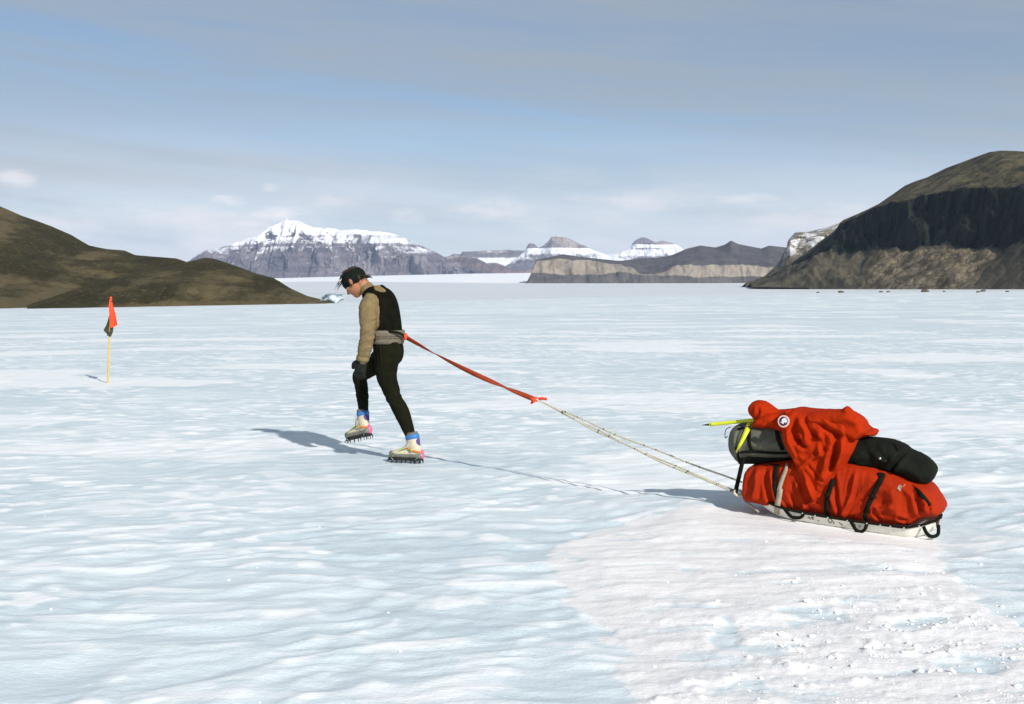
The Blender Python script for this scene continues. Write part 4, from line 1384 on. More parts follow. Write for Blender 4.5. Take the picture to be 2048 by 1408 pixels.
# boots with strap-on crampons
def boot(hz_, toe, shaft_dir, label):
    t = toe - hz_
    Lb = np.linalg.norm(t)
    t = norm(t)
    sd = norm(np.cross(t, PZ))
    if sd @ PL < 0:
        sd = -sd
    up = norm(np.cross(sd, t))
    if up[2] < 0:
        up = -up
    q = lambda a, s_, u_: hz_ + t * a * Lb + sd * s_ + up * u_
    k = Lb / .30
    foot = rtube([q(.06, 0, .040), q(.18, 0, .046), q(.35, 0, .052), q(.55, .003, .050), q(.75, .004, .043), q(.90, .002, .036)],
                 [(.036, .036), (.038, .042), (.039, .048), (.046, .046), (.050, .038), (.040, .030)], 20, sd)
    foot[0][:, :] = foot[0] - np.minimum(0, ((foot[0] - hz_) @ up) - .004)[:, None] * up
    tongue = rtube([q(.66, 0, .058), q(.48, 0, .085), q(.36, 0, .125)], [(.032, .022), (.034, .028), (.036, .032)], 14, sd)
    s0, s1 = q(.22, 0, .05), q(.22, 0, .05) + shaft_dir * .135
    shaft = rtube([s0, (s0 + s1) / 2, s1], [(.044, .060), (.045, .058), (.048, .060)], 18, sd, 2)
    v, f, n = fuse([foot, tongue, shaft], .005, 5)
    b_ = obj('boot', v, f, M['boot'], person)
    b_['label'] = label
    a_, u_ = (v - hz_) @ t / Lb, (v - hz_) @ up
    lim = .050 + .016 * sstep(.72, .95, a_) + .010 * sstep(.2, .0, a_)
    obj('rand', *shell(v, f, n, u_ < lim, .004), M['rand'], b_)
    # sole and crampon
    sol, pts = [], []
    for a in np.linspace(0, 1, 15):
        w_ = np.interp(a, [0, .05, .2, .4, .7, .9, 1.], [.018, .034, .039, .036, .050, .040, .014])
        pts.append((a * 1.0, w_))
    Vs = [q(a, w_, -.006) for a, w_ in pts] + [q(a, -w_, -.006) for a, w_ in pts[::-1]]
    Vt = [q(a, w_, .010) for a, w_ in pts] + [q(a, -w_, .010) for a, w_ in pts[::-1]]
    n_ = len(Vs)
    obj('sole', Vs + Vt, [tuple(range(n_))[::-1], tuple(range(n_, 2 * n_))] + [(i, (i + 1) % n_, n_ + (i + 1) % n_, n_ + i) for i in range(n_)], M['sole'], b_, False)
    fr_ = []
    for s_ in (1, -1):
        fr_.append(ribbon([q(a, s_ * w_, -.009) for a, w_ in ((.02, .026), (.2, .036), (.32, .030))], .016, sd, .004))
        fr_.append(ribbon([q(a, s_ * w_, -.009) for a, w_ in ((.55, .036), (.72, .046), (.9, .036), (.99, .016))], .016, sd, .004))
    fr_.append(ribbon([q(.2, -.036, -.011), q(.2, .036, -.011)], .016, t, .004))
    fr_.append(ribbon([q(.62, -.042, -.011), q(.62, .042, -.011)], .016, t, .004))
    fr_.append(ribbon([q(.85, -.040, -.011), q(.85, .040, -.011)], .016, t, .004))
    fr_.append(ribbon([q(.2, 0, -.013), q(.62, 0, -.013)], .018, sd, .003))
    obj('crampon_frame', *merge(fr_), M['steel'], b_, False)
    for a, w_, fw in ((.03, .026, 0), (.16, .036, 0), (.30, .032, .004), (.56, .038, .006), (.70, .047, .004), (.84, .042, .010), (.97, .020, .030)):
        for s_ in (1, -1):
            base_ = q(a, s_ * w_, -.008)
            tip = base_ - up * (.036 if fw < .02 else .018) + t * fw + sd * s_ * .003
            obj('spike', *tube([base_ + up * .004, base_ * .4 + tip * .6, tip], [(.0085, .0035), (.0055, .003), (.001, .001)], 6, t), M['steel'], b_, False)
    # straps and bails
    obj('heel_lever', *rtube([q(-.012, 0, .012), q(-.025, 0, .040), q(-.012, 0, .068), q(.01, 0, .080)], [(.014, .008), (.016, .009), (.013, .008), (.010, .007)], 10, sd), M['pink'], b_)
    for s_ in (1, -1):
        obj('bail_wire', *tube([q(.17, s_ * .040, -.008), q(.10, s_ * .043, .016), q(-.005, s_ * .028, .040), q(-.02, s_ * .012, .046)], .0028, 6), M['brightsteel'], b_)
    obj('toe_bail', *tube(curve([q(.80, .052, -.008), q(.90, .046, .020), q(.985, 0, .026), q(.90, -.046, .020), q(.80, -.052, -.008)], 5), .0028, 6), M['brightsteel'], b_)
    loop = [q(-.01, .016, .066), q(.12, .047, .074), q(.26, .050, .084), q(.38, .044, .094), q(.46, .012, .106), q(.46, -.012, .106), q(.38, -.044, .094), q(.12, -.047, .074), q(-.01, -.016, .066)]
    lc = curve(loop, 4)
    obj('ankle_strap', *ribbon(lc, .013, up, .004), M['orange'], b_)
    obj('strap_slider', *box(q(.26, .0535, .084), (t, sd, up), (.012, .003, .008)), M['lime'], b_)
    obj('instep_strap', *ribbon(curve([q(.46, .03, .102), q(.58, .040, .080), q(.72, .050, .050), q(.82, .050, .018)], 4), .009, up, .003), M['lime'], b_)
    for a, u2, w2 in ((.44, .095, .036), (.52, .088, .036), (.59, .080, .036), (.66, .072, .036)):
        obj('eyelet', *tube([q(a, w2 + .002, u2), q(a + .03, w2 + .009, u2 - .012)], .0042, 6), M['lace'], b_)
    lz = [tube(curve([q(.52 - j * .055, .030, .092 + j * .021), q(.50 - j * .05, 0, .112 + j * .022), q(.52 - j * .055, -.030, .092 + j * .021)], 4), .003, 6) for j in range(4)]
    obj('laces', *merge(lz), M['lace'], b_)
    fv = q(.42, .01, .165)
    obj('lace_end', *merge([tube(curve([fv, fv + t * .025 + up * .012, fv + t * .045 - up * .012, fv + t * .050 - up * .035], 4), .0022, 5),
                            tube(curve([fv, fv + t * .018 - up * .008, fv + t * .03 - up * .045], 4), .0022, 5)]), M['palecord'], b_)
    c0 = s1 - shaft_dir * .012
    obj('cuff', *tube([c0 - shaft_dir * .002, c0, c0 + shaft_dir * .018, c0 + shaft_dir * .042, c0 + shaft_dir * .044, c0 + shaft_dir * .03], [(.046, .056), (.0505, .0625), (.052, .064), (.051, .062), (.046, .056), (.03, .03)], 20, sd), M['cuff'], b_)
    obj('sock', *tube([c0 + shaft_dir * .02, c0 + shaft_dir * .056, c0 + shaft_dir * .062, c0 + shaft_dir * .05], [.050, .053, .050, .03], 18), M['belt'], b_)
    obj('heel_patch', *shell(v, f, n, (np.linalg.norm((v - (s1 - shaft_dir * .028 - t * .056)) * 1.0, axis=1) < .036), .003), M['purple'], b_)


h0 = P(845, 921, 10.25)
h0[2] = .036
t0 = P(779, 920, 10.37)
t0[2] = .036
boot(h0, t0, norm(P(826, 872, 10.31) - P(831, 902, 10.29)), 'planted left boot in cream leather with grey rand')
h1, t1_ = P(741, 868, 10.63), P(694.5, 879, 10.83)
boot(h1, t1_, norm(P(728, 826, 10.74) - P(731, 858, 10.70)), 'lifted right boot in cream leather with pink heel lever')

# ------------------------------------------------------------------ tow line from harness to sled
tl = empty('tow_line', kn, 'red webbing and white rope tow line running from hip belt to sled', 'rope')
jn = P(1070, 799, 9.30)
n_ = 34
w0 = [kn + (jn - kn) * t + np.array([0, 0, -.030 * math.sin(math.pi * t)]) for t in np.linspace(0, 1, n_)]
vdir = np.array([0, -.25, 1.])
twist = []
wid = []
for t in np.linspace(0, 1, n_):
    a = math.pi * (1.0 * t * 1.85 + .55)
    twist.append(np.array([0, math.cos(a) * 1.0, abs(math.sin(a)) + .12]))
    wid.append(.040)
obj('webbing', *ribbon(w0, wid, twist, .004), M['redweb'], tl)
obj('knot', *fuse([rtube([kn - np.array([.012, 0, .02]), kn + np.array([.004, -.01, .0]), kn + np.array([.006, 0, .026])], [.012, .017, .011], 10), rtube([kn + np.array([-.005, -.012, .014]), kn + np.array([.02, 0, -.012])], [.013, .012], 10)], .004, 2)[:2], M['redknot'], tl)
obj('knot', *fuse([rtube([jn + np.array([-.03, 0, .006]), jn + np.array([0, -.012, 0]), jn + np.array([.035, 0, -.008])], [.010, .016, .010], 10), rtube([jn + np.array([-.012, -.014, -.02]), jn + np.array([.01, -.01, .018])], [.010, .010], 10)], .004, 2)[:2], M['redknot'], tl)
te = P(1094, 798, 9.26)
obj('webbing_tail', *ribbon(curve([jn, (jn + te) / 2 + np.array([0, 0, .006]), te], 4), [.014] * 3 + [.022] * 6, (0, -.3, 1), .004), M['redknot'], tl)
obj('webbing_tail', *ribbon(curve([jn, jn + np.array([-.02, 0, -.014]), jn + np.array([-.028, 0, -.034])], 4), .018, (1, -.3, .3), .004), M['redknot'], tl)

# flecked rope
m, nt, b = newmat('flecked_rope')
uvn = nd(nt, 'Attribute', {'attribute_name': 'len'}).outputs['Fac']
co = nd(nt, 'TexCoord').outputs['Object']
fx = m_(nt, 'FRACT', m_(nt, 'MULTIPLY', m_(nt, 'ADD', uvn, m_(nt, 'MULTIPLY', m_(nt, 'SINE', m_(nt, 'MULTIPLY', uvn, 17.0)), .055)), 5.0))
tr_ = ramp(nt, fx, .10, .04)
cs = mix(nt, ramp(nt, nd(nt, 'TexNoise', None, Vector=co, Scale=120, Detail=3).outputs[0], .4, .6), (.55, .50, .36), (.72, .68, .54))
cs = mix(nt, tr_, cs, (.06, .05, .03))
lk(nt, cs, b, 'Base Color')
b.inputs['Roughness'].default_value = .9
bpn = nd(nt, 'Bump', None, Strength=.6, Distance=.003, Height=nd(nt, 'TexWave', {'wave_type': 'BANDS', 'bands_direction': 'DIAGONAL'}, Vector=co, Scale=60).outputs[0])
lk(nt, bpn.outputs[0], b, 'Normal')
M['rope'] = m
ja = P(1083, 803, 9.27)
_a, _b = Sxy(1475, 987, .16), Sxy(1480, 966, .02)
end_lo = S(_a[0], .16, _a[1])
end_hi = S(_b[0], -.02, _b[1])


def rope(pts, r_, name, par, k=10):
    c_ = curve(pts, k)
    v, f = tube(c_, r_, 8)
    o = obj(name, v, f, M['rope'], par)
    d_ = np.concatenate([[0], np.cumsum(np.linalg.norm(np.diff(c_, axis=0), axis=1))])
    at = o.data.attributes.new('len', 'FLOAT', 'POINT')
    at.data.foreach_set('value', np.concatenate([np.repeat(d_, 8), [0, d_[-1]]]).astype(np.float32))
    return o


def sag(a, b_, s_, tw, ph, n=15):
    out_ = []
    for t in np.linspace(0, 1, n):
        p = a + (b_ - a) * t
        e = math.sin(math.pi * t)
        tt = tw * (1 - .75 * t)
        out_.append(p + np.array([0, .5 * tt * math.cos(t * 16 + ph), -s_ * e + tt * math.sin(t * 16 + ph) * (e ** .3)]))
    return out_


rope(sag(ja, end_lo, .030, .010, 0.), .0068, 'rope', tl)
rope(sag(ja, end_lo + np.array([.0, .02, .01]), .026, .008, 2.2), .0068, 'rope', tl)
rope(sag(ja, end_hi, .020, .008, 4.2), .0068, 'rope', tl)
rope([jn + (ja - jn) * t + np.array([0, -.012, .006 * math.sin(6 * t)]) for t in np.linspace(-.6, 1.1, 7)], .0065, 'rope', tl)
rope([end_lo + np.array(q) for q in ((-.03, 0, .012), (.0, -.015, -.014), (.03, .01, -.004), (.012, .02, .02), (-.02, 0, .016), (-.012, -.02, -.006), (.05, 0, -.01))], .0068, 'rope', tl, 6)
# ------------------------------------------------------------------ the sled
sled = empty('sled', SO, 'long white fibreglass hauling sled with black rim and loop handles', 'sled')
HS = [0.0, .05, .10, .14, .20, .45, .70, .86, .96, 1.04, 1.11, 1.17]
WB = [.07, .12, .165, .190, .200, .205, .205, .200, .190, .165, .12, .05]     # bottom half width
WR = [.11, .16, .205, .228, .238, .242, .242, .238, .225, .200, .155, .07]     # rim half width
ZB = [.052, .026, .009, .0, .0, .0, .0, .006, .024, .052, .090, .135]          # bottom height
ZR = [.118, .100, .087, .077, .074, .071, .073, .080, .093, .112, .136, .162]      # rim height
HLEN = 1.17
hs = np.linspace(0, HLEN, 60)
wb, wr, zb, zr = (crom(np.array(a)[:, None], np.interp(hs, HS, range(len(HS))))[:, 0] for a in (WB, WR, ZB, ZR))


def hull_sec(i, g=0.):
    q = []
    for w, z in ((wr[i] + .012, zr[i]), (wr[i] + .012, zr[i] - .008), (wr[i], zr[i] - .010), (wr[i] * .55 + wb[i] * .45, zb[i] + (zr[i] - zb[i]) * .42), (wb[i] + .006, zb[i] + .012), (wb[i] - .008, zb[i] + .001), (wb[i] * .5, zb[i])):
        q.append((w, z))
    full = q + [(0, zb[i])] + [(-w, z) for w, z in q[::-1]]
    inner = [(-wr[i] + .006, zr[i] - .002), (-wb[i] + .01, zb[i] + .012), (0, zb[i] + .010), (wb[i] - .01, zb[i] + .012), (wr[i] - .006, zr[i] - .002)]
    return full + inner


V, Fc = [], []
ns = len(hull_sec(0))
for i in range(60):
    V += [S(hs[i], w, z) for w, z in hull_sec(i)]
for i in range(59):
    for k in range(ns):
        k2 = (k + 1) % ns
        Fc.append((i * ns + k, i * ns + k2, (i + 1) * ns + k2, (i + 1) * ns + k))
Fc.append(tuple(range(ns)))
Fc.append(tuple(range(59 * ns, 60 * ns))[::-1])
o = obj('hull', V, Fc, M['hull'], sled)
bmx = bmesh.new(); bmx.from_mesh(o.data); bmesh.ops.recalc_face_normals(bmx, faces=bmx.faces); bmx.to_mesh(o.data); bmx.free()
o.data.set_sharp_from_angle(angle=R(40))
rimp = [S(hs[i], wr[i] + .010, zr[i]) for i in range(0, 60)]
rimq = [S(hs[i], -wr[i] - .010, zr[i]) for i in range(0, 60)]
rim = rimq[::-1] + [S(hs[0] - .012, 0, zr[0] + .002)] + rimp
obj('rim', *tube(rim, (.008, .009), 8, SU) if False else tube(rim, [(.008, .010)] * len(rim), 8, SU), M['strap'], sled)


def rimpt(px):
    """point on the near rim seen at pixel column px"""
    best = min(rimp, key=lambda p: abs(1024 + F * p[0] / p[1] - px))
    return best


for px in (1636, 1659, 1741, 1765, 1786, 1812, 1700, 1612, 1845):
    p = rimpt(px)
    obj('rivet', *ellipsoid(p + SL * .010 - SU * .002, (SF, SL, SU), (.0055, .003, .0055), 8, 5), M['brightsteel'], sled)


def hullpt(px, py, off=.002):
    """point on the near flank of the hull seen at a pixel"""
    w = .23
    for _ in range(5):
        s, z = Sxy(px, py, w)
        i = int(np.clip(round(s / HLEN * 59), 0, 59))
        f_ = np.clip((z - zb[i]) / max(zr[i] - zb[i], .01), 0, 1)
        w = wb[i] + (wr[i] - wb[i]) * f_
    return S(s, w + off, z)


def stroke(pts, name='lettering'):
    c_ = [hullpt(px, py, .0055) for px, py in pts]
    obj(name, *tube(c_, .0028, 6), M['ink'], sled)


cr = lambda pts: [(1480 + a / 9.31, 990 + b_ / 9.31 - 2.5) for a, b_ in pts]
cs_ = lambda pts: [(1680 + a / 9.31, 1000 + b_ / 9.31 - 1) for a, b_ in pts]
for sk in ([(1262, 452), (1300, 440), (1312, 476)], [(1284, 426), (1302, 456)], [(1352, 420), (1334, 446), (1350, 472), (1385, 468)], [(1336, 446), (1378, 438)], [(1455, 492), (1475, 508)],
           [(1655, 458), (1640, 488), (1664, 525), (1695, 552)], [(1655, 458), (1700, 470), (1726, 500), (1704, 526), (1690, 520)], [(1744, 520), (1758, 556)], [(1842, 528), (1878, 556)], [(1890, 560), (1908, 578)]):
    stroke(cr(sk))
for sk in ([(20, 455), (42, 478)], [(262, 448), (292, 484)], [(358, 478), (382, 504)]):
    stroke(cs_(sk))


# ------------------------------------------------------------------ soft load: pillows traced on the sled's lengthwise planes
def chaikin(p, n=2):
    p = np.asarray(p, float)
    for _ in range(n):
        q = np.roll(p, -1, 0)
        p = np.stack([.75 * p + .25 * q, .25 * p + .75 * q], 1).reshape(-1, 2)
    return p


class Pillow:
    def __init__(s, outline, wmid, half, redge, creases=(), noise=.006, nscale=9, naniso=(1, 1), ndir=0., seed=1, step=.009, round_=2, trace=.5, back=1.0, power=.5, extra=None):
        s.wmid, s.half, s.re, s.noise, s.ns, s.na, s.nd, s.seed, s.back, s.pw = wmid, half, redge, noise, nscale, naniso, ndir, seed, back, power
        s.wt = wmid + trace * half
        s.poly = chaikin([Sxy(px, py, s.wt) for px, py in outline], round_)
        s.cr = [([Sxy(px, py, wmid + half * .95) for px, py in ln_], wd * 7.6 / F * .85, dp * 1.6) for ln_, wd, dp in creases]
        s.step, s.extra = step, extra

    def h(s, pts):
        pts = np.asarray(pts, float).reshape(-1, 2)
        d = np.maximum(poly_sd(pts, s.poly), 0)
        t = np.clip(d / s.re, 0, 1)
        base_ = s.half * (1 - (1 - t) ** 2) ** s.pw
        k = np.clip(d / (s.re * .35), 0, 1)
        f_ = np.zeros(len(pts))
        for ln_, wd, dp in s.cr:
            q, tt = seg_d(pts, ln_)
            en = np.clip(np.minimum(tt, 1 - tt) * 6 + .25, 0, 1)
            f_ += dp * (np.exp(-(q / wd) ** 2) - .45 * np.exp(-((q - 1.9 * wd) / (1.1 * wd)) ** 2)) * en
        ca_, sa_ = math.cos(s.nd), math.sin(s.nd)
        u = (pts[:, 0] * ca_ + pts[:, 1] * sa_) * s.ns * s.na[0]
        v = (-pts[:, 0] * sa_ + pts[:, 1] * ca_) * s.ns * s.na[1]
        u = u + .5 * perlin(v * .7 + 4, u * .7, seed=s.seed + 3)
        n1 = fbm(u, v, seed=s.seed, octs=3)
        n2 = .32 - np.abs(perlin(u * 1.7 + 9, v * 1.7, seed=s.seed + 9)) * 1.6
        f_ += s.noise * (n1 * 1.2 + n2)
        if s.extra is not None:
            f_ = s.extra(pts, f_)
        return base_ + f_ * k

    def surf(s, px, py, off=.004):
        """point on the near face seen at a pixel"""
        w = s.wmid + s.half
        for _ in range(6):
            sz = Sxy(px, py, w)
            w = s.wmid + s.h([sz])[0]
        return S(sz[0], w + off, sz[1])

    def build(s, name, mat, parent):
        n = len(s.poly)
        per = np.linalg.norm(np.roll(s.poly, -1, 0) - s.poly, axis=1)
        ring = []
        for i in range(n):
            k = max(1, int(round(per[i] / (s.step * 1.0))))
            for j in range(k):
                ring.append(s.poly[i] + (s.poly[(i + 1) % n] - s.poly[i]) * j / k)
        ring = np.array(ring)
        keepr = [0]
        for i in range(1, len(ring)):
            if np.linalg.norm(ring[i] - ring[keepr[-1]]) > s.step * .55:
                keepr.append(i)
        ring = ring[keepr]
        lo, hi = s.poly.min(0), s.poly.max(0)
        gx_, gy_ = np.meshgrid(np.arange(lo[0], hi[0], s.step), np.arange(lo[1], hi[1], s.step * .87))
        gx_[1::2] += s.step / 2
        g = np.stack([gx_.ravel(), gy_.ravel()], 1)
        g = g[poly_sd(g, ring) > s.step * .5]
        # extra rings near the edge where the surface turns
        pts = np.concatenate([ring, g])
        m = len(ring)
        r = delaunay_2d_cdt([Vector(q) for q in pts], [], [list(range(m))], 1, 1e-7)
        vv = np.array([q[:] for q in r[0]])
        ff = [tuple(f_) for f_ in r[2]]
        hh = s.h(vv)
        onb = poly_sd(vv, ring) < 1e-5
        hh[onb] = 0
        N = len(vv)
        front = [S(a[0], s.wmid + q, a[1]) for a, q in zip(vv, hh)]
        bix, backv = {}, []
        for i in range(N):
            if onb[i]:
                bix[i] = i
            else:
                bix[i] = N + len(backv)
                backv.append(S(vv[i][0], s.wmid - hh[i] * s.back, vv[i][1]))
        F_ = ff + [tuple(bix[i] for i in f_)[::-1] for f_ in ff]
        o = obj(name, front + backv, F_, mat, parent)
        b2 = bmesh.new(); b2.from_mesh(o.data); bmesh.ops.recalc_face_normals(b2, faces=b2.faces)
        bmesh.ops.smooth_vert(b2, verts=b2.verts, factor=.22, use_axis_x=True, use_axis_y=True, use_axis_z=True)
        b2.to_mesh(o.data); b2.free()
        o.data.shade_smooth()
        return o


def strap_on(pil, pts, wpx, name, mat, parent, off=.005, k=6, thick=.003):
    c_ = np.array([pil.surf(px, py, off) for px, py in curve(pts, k)])
    for _ in range(3):
        c_[1:-1] = (c_[:-2] + 2 * c_[1:-1] + c_[2:]) / 4 + SL * .0006
    w_ = np.asarray(wpx, float) * 7.6 / F
    if w_.ndim:
        w_ = np.interp(np.linspace(0, 1, len(c_)), np.linspace(0, 1, len(w_)), w_)
    tdir = c_[-1] - c_[0]
    wd = norm(np.cross(tdir, SL))
    return obj(name, *ribbon(c_, w_, wd, thick), mat, parent)


# red cover laced over the load
cover = Pillow([(1484, 940), (1500, 930), (1547, 924), (1600, 918), (1690, 922), (1761, 938), (1800, 952), (1830, 968), (1856, 980), (1868, 998), (1879, 1016), (1883, 1026), (1876, 1038), (1850, 1040), (1834, 1046),
                (1817, 1058), (1790, 1056), (1761, 1053), (1720, 1048), (1700, 1046), (1688, 1046), (1680, 1050), (1672, 1042), (1659, 1037), (1608, 1029), (1583, 1026), (1537, 1020), (1507, 1012), (1486, 1008), (1478, 1000), (1478, 965)],
               0.0, .232, .075, [
    ([(1680, 1046), (1672, 985), (1668, 945)], 5, -.012), ([(1682, 1042), (1705, 985), (1712, 945)], 5, .012), ([(1684, 1040), (1730, 995), (1760, 962)], 6, -.012), ([(1688, 1038), (1715, 1010), (1745, 985)], 5, .010),
    ([(1677, 1036), (1664, 1000), (1655, 985)], 4, .010), ([(1690, 1040), (1745, 1020), (1770, 1005)], 5, -.008),
    ([(1515, 935), (1513, 970), (1506, 1005)], 6, .012), ([(1530, 935), (1534, 975), (1545, 1012)], 6, -.013), ([(1542, 945), (1548, 985), (1556, 1015)], 4, .010), ([(1500, 940), (1494, 970), (1490, 1000)], 6, -.008),
    ([(1590, 960), (1605, 1000), (1612, 1022)], 5, .010), ([(1580, 985), (1588, 1005), (1592, 1022)], 4, -.009), ([(1600, 1022), (1625, 1005), (1640, 985)], 6, .010), ([(1560, 1000), (1572, 1018)], 3, .008),
    ([(1806, 960), (1832, 985), (1843, 1030)], 6, -.020), ([(1818, 965), (1845, 985), (1858, 1012)], 5, .014), ([(1848, 992), (1858, 1006), (1858, 1024)], 3.5, -.016),
    ([(1740, 1015), (1760, 1018), (1790, 1012)], 8, .012), ([(1745, 1012), (1752, 1030), (1760, 1042)], 4, -.010), ([(1795, 1036), (1812, 1042)], 4, -.014), ([(1780, 975), (1790, 1005), (1785, 1035)], 14, .014),
    ([(1815, 1050), (1830, 1040)], 4, .010)],
               .0060, 8.5, (1.5, .55), R(6), 5, .008, 1, .82, 1.0, .32)
cv_o = empty('load_cover', S(.7, 0, .06), 'red nylon cargo cover wrapped over the load in the sled', 'cargo cover')
cover.build('cover_cloth', M['redcloth'], cv_o)
tagp = [cover.surf(px, py, .004) for px, py in ((1795, 977), (1798, 970), (1812, 967), (1810, 971), (1803, 974), (1801, 983))]
obj('care_label', tagp + [p + SL * .002 for p in tagp], [(0, 1, 2, 3, 4, 5), (11, 10, 9, 8, 7, 6)] + [(i, (i + 1) % 6, 6 + (i + 1) % 6, 6 + i) for i in range(6)], M['pale_strap'], cv_o, False)

# black lashing straps of the sled
for nm, pts, w_ in (('lashing_strap', [(1668, 958), (1661, 978), (1655, 998), (1654, 1015), (1656, 1033)], 9.5), ('lashing_strap', [(1770, 940), (1765, 955), (1754, 975), (1744, 996), (1734, 1018), (1732, 1032), (1734, 1047)], 9.5),
                    ('lashing_strap', [(1557, 922), (1553, 945), (1549, 970), (1553, 995), (1558, 1020)], 9.5)):
    strap_on(cover, pts, w_, nm, M['strap'], sled, .013, 6, .005)
strap_on(cover, [(1842, 968), (1856, 978), (1866, 992), (1872, 1000)], [6, 9, 9, 5], 'lashing_strap', M['strap'], sled, .014, 6, .005)
obj('buckle', *box(cover.surf(1746, 992, .018), (norm(SF - .3 * SU), SL, norm(SU + .3 * SF)), (.021, .005, .015)), M['strap'], sled)
obj('buckle', *box(cover.surf(1656, 990, .018), (norm(SF - .3 * SU), SL, norm(SU + .3 * SF)), (.016, .005, .014)), M['strap'], sled)
strap_on(cover, [(1576, 926), (1573, 940), (1568, 952), (1562, 970), (1559, 980)], [4, 7, 8, 8, 9], 'pale_strap', M['pale_strap'], sled, .017, 6, .004)
obj('pale_strap', *ribbon(curve([cover.surf(1562, 976, .020), cover.surf(1560, 992, .022), cover.surf(1557, 1008, .020), hullpt(1554, 1027, .012)], 5), [.034] * 16, norm(np.cross(SU, SL)), .005), M['pale_strap'], sled)

# rope-style loop handles on the rim
for pts in ([(1576, 1023), (1580, 1031), (1588, 1035), (1600, 1035), (1606, 1030), (1610, 1025)], [(1704, 1044), (1708, 1054), (1714, 1062), (1723, 1063), (1730, 1058), (1737, 1046)], [(1849, 1036), (1856, 1048), (1862, 1053), (1867, 1049), (1867, 1036)]):
    if pts[0][0] > 1840:
        c_ = [S(*q) for q in ((.055, .19, .088), (.03, .20, .050), (.0, .19, .035), (-.025, .14, .045), (-.02, .12, .098))]
    else:
        c_ = []
        for px, py in pts:
            q_ = Sxy(px, py, .268)
            c_.append(S(q_[0], .268, q_[1]))
        c_ = [rimpt(pts[0][0])] + c_[1:-1] + [rimpt(pts[-1][0])]
    c_ = curve(c_, 6)
    wd_ = [np.cross(norm(c_[min(i + 1, len(c_) - 1)] - c_[max(i - 1, 0)]), SL) for i in range(len(c_))]
    obj('loop_handle', *ribbon(c_, .021, wd_, .006), M['strap'], sled)
tw = []
for px, py, w_ in ((1490, 1002, .10), (1505, 1013, .16), (1517, 1024, .20)):
    q_ = Sxy(px, py, w_)
    tw.append(S(q_[0], w_, q_[1]))
obj('towing_rod', *tube(tw, .007, 8), M['pale_strap'], sled)
obj('front_strap', *ribbon([S(Sxy(a_, b_, w_)[0], w_, Sxy(a_, b_, w_)[1]) for a_, b_, w_ in ((1487, 915, .14), (1483, 932, .14), (1477, 958, .15), (1471, 984, .16))], .028, SF, .004), M['strap'], sled)

# grey backpack
pack = Pillow([(1464, 851), (1487, 846), (1530, 846), (1575, 850), (1600, 870), (1602, 905), (1585, 930), (1540, 930), (1481, 931), (1470, 929), (1459, 915), (1451, 902), (1450, 880), (1454, 863)],
              -.02, .175, .135, [([(1476, 850), (1472, 880), (1476, 925)], 3, -.010), ([(1500, 900), (1540, 904), (1575, 904)], 5, -.008), ([(1490, 890), (1530, 885), (1560, 888)], 8, .008), ([(1520, 893), (1548, 878)], 5, -.006)],
              .006, 9, (.8, 1.3), 0, 15, .009, 2, .55, 1.0, .5)
bpk = empty('backpack', S(1.2, 0, .33), 'grey backpack strapped on the front of the load', 'backpack')
pack.build('pack_body', M['grey'], bpk)
strap_on(pack, [(1500, 849), (1499, 870), (1500, 890), (1504, 902)], [7, 7, 7, 6], 'compression_strap', M['strap'], bpk, .006)
strap_on(pack, [(1476, 858), (1485, 856), (1496, 855)], [5, 5, 5], 'compression_strap', M['strap'], bpk, .012)
strap_on(pack, [(1554, 852), (1556, 875), (1566, 900)], [9, 9, 8], 'compression_strap', M['strap'], bpk, .006)
strap_on(pack, [(1474, 905), (1505, 903), (1545, 906), (1575, 906)], [6, 5, 5, 5], 'compression_strap', M['strap'], bpk, .005)
strap_on(pack, [(1477, 918), (1510, 917), (1545, 918), (1578, 917)], [20, 22, 20, 18], 'hip_wing', M['black'], bpk, .006, 6, .012)
strap_on(pack, [(1474, 925), (1476, 905), (1472, 895)], [6, 6, 5], 'compression_strap', M['strap'], bpk, .007)
strap_on(pack, [(1482, 849), (1490, 856), (1502, 856)], [7, 11, 7], 'violet_panel', M['violet'], bpk, .004)
obj('bottle_gear_loop', *tube(curve([pack.surf(1462, 854, .0), P(1453, 858, 7.95), P(1450, 868, 7.92), P(1451, 876, 7.93), pack.surf(1455, 872, 0.)], 5), .0028, 6), M['strap'], bpk)

# yellow ice axe pushed under the parka, its leash hanging over the pack
ax0, ax1 = P(1404, 850.5, 8.02), P(1420, 849, 8.0)
ax2 = P(1512, 840, 7.84)
ia = empty('ice_axe', ax2, 'yellow-shafted ice axe sticking out over the backpack', 'ice axe')
d_ = norm(ax2 - ax1)
obj('shaft', *rtube([ax1, ax1 + (ax2 - ax1) * .5, ax2 + d_ * .25], [(.0125, .0095)] * 3, 12, SU), M['yellow'], ia)
obj('spike', *tube([ax1 + d_ * .01, ax1 - d_ * .006, ax0], [.0115, .008, .002], 8), M['steel'], ia)
hd = ax2 + d_ * .24 - SU * .03
obj('head', *merge([rtube([hd, hd - SU * .05 + SL * .02, hd - SU * .12 + d_ * .03], [(.012, .006), (.011, .005), (.003, .002)], 8), rtube([hd, hd + SU * .012, hd + SU * .030 - SL * .01], [(.012, .006), (.018, .004), (.022, .003)], 8)]), M['steel'], ia)
strap_on(pack, [(1505, 843), (1498, 855), (1490, 872), (1480, 892), (1474, 904)], [14, 11, 9, 6, 2], 'leash', M['yellow'], ia, .014, 5, .004)
obj('leash_clip', *ellipsoid(pack.surf(1475.5, 904, .012), (SF, SL, SU), (.008, .005, .009), 8, 6), M['pale_strap'], ia)

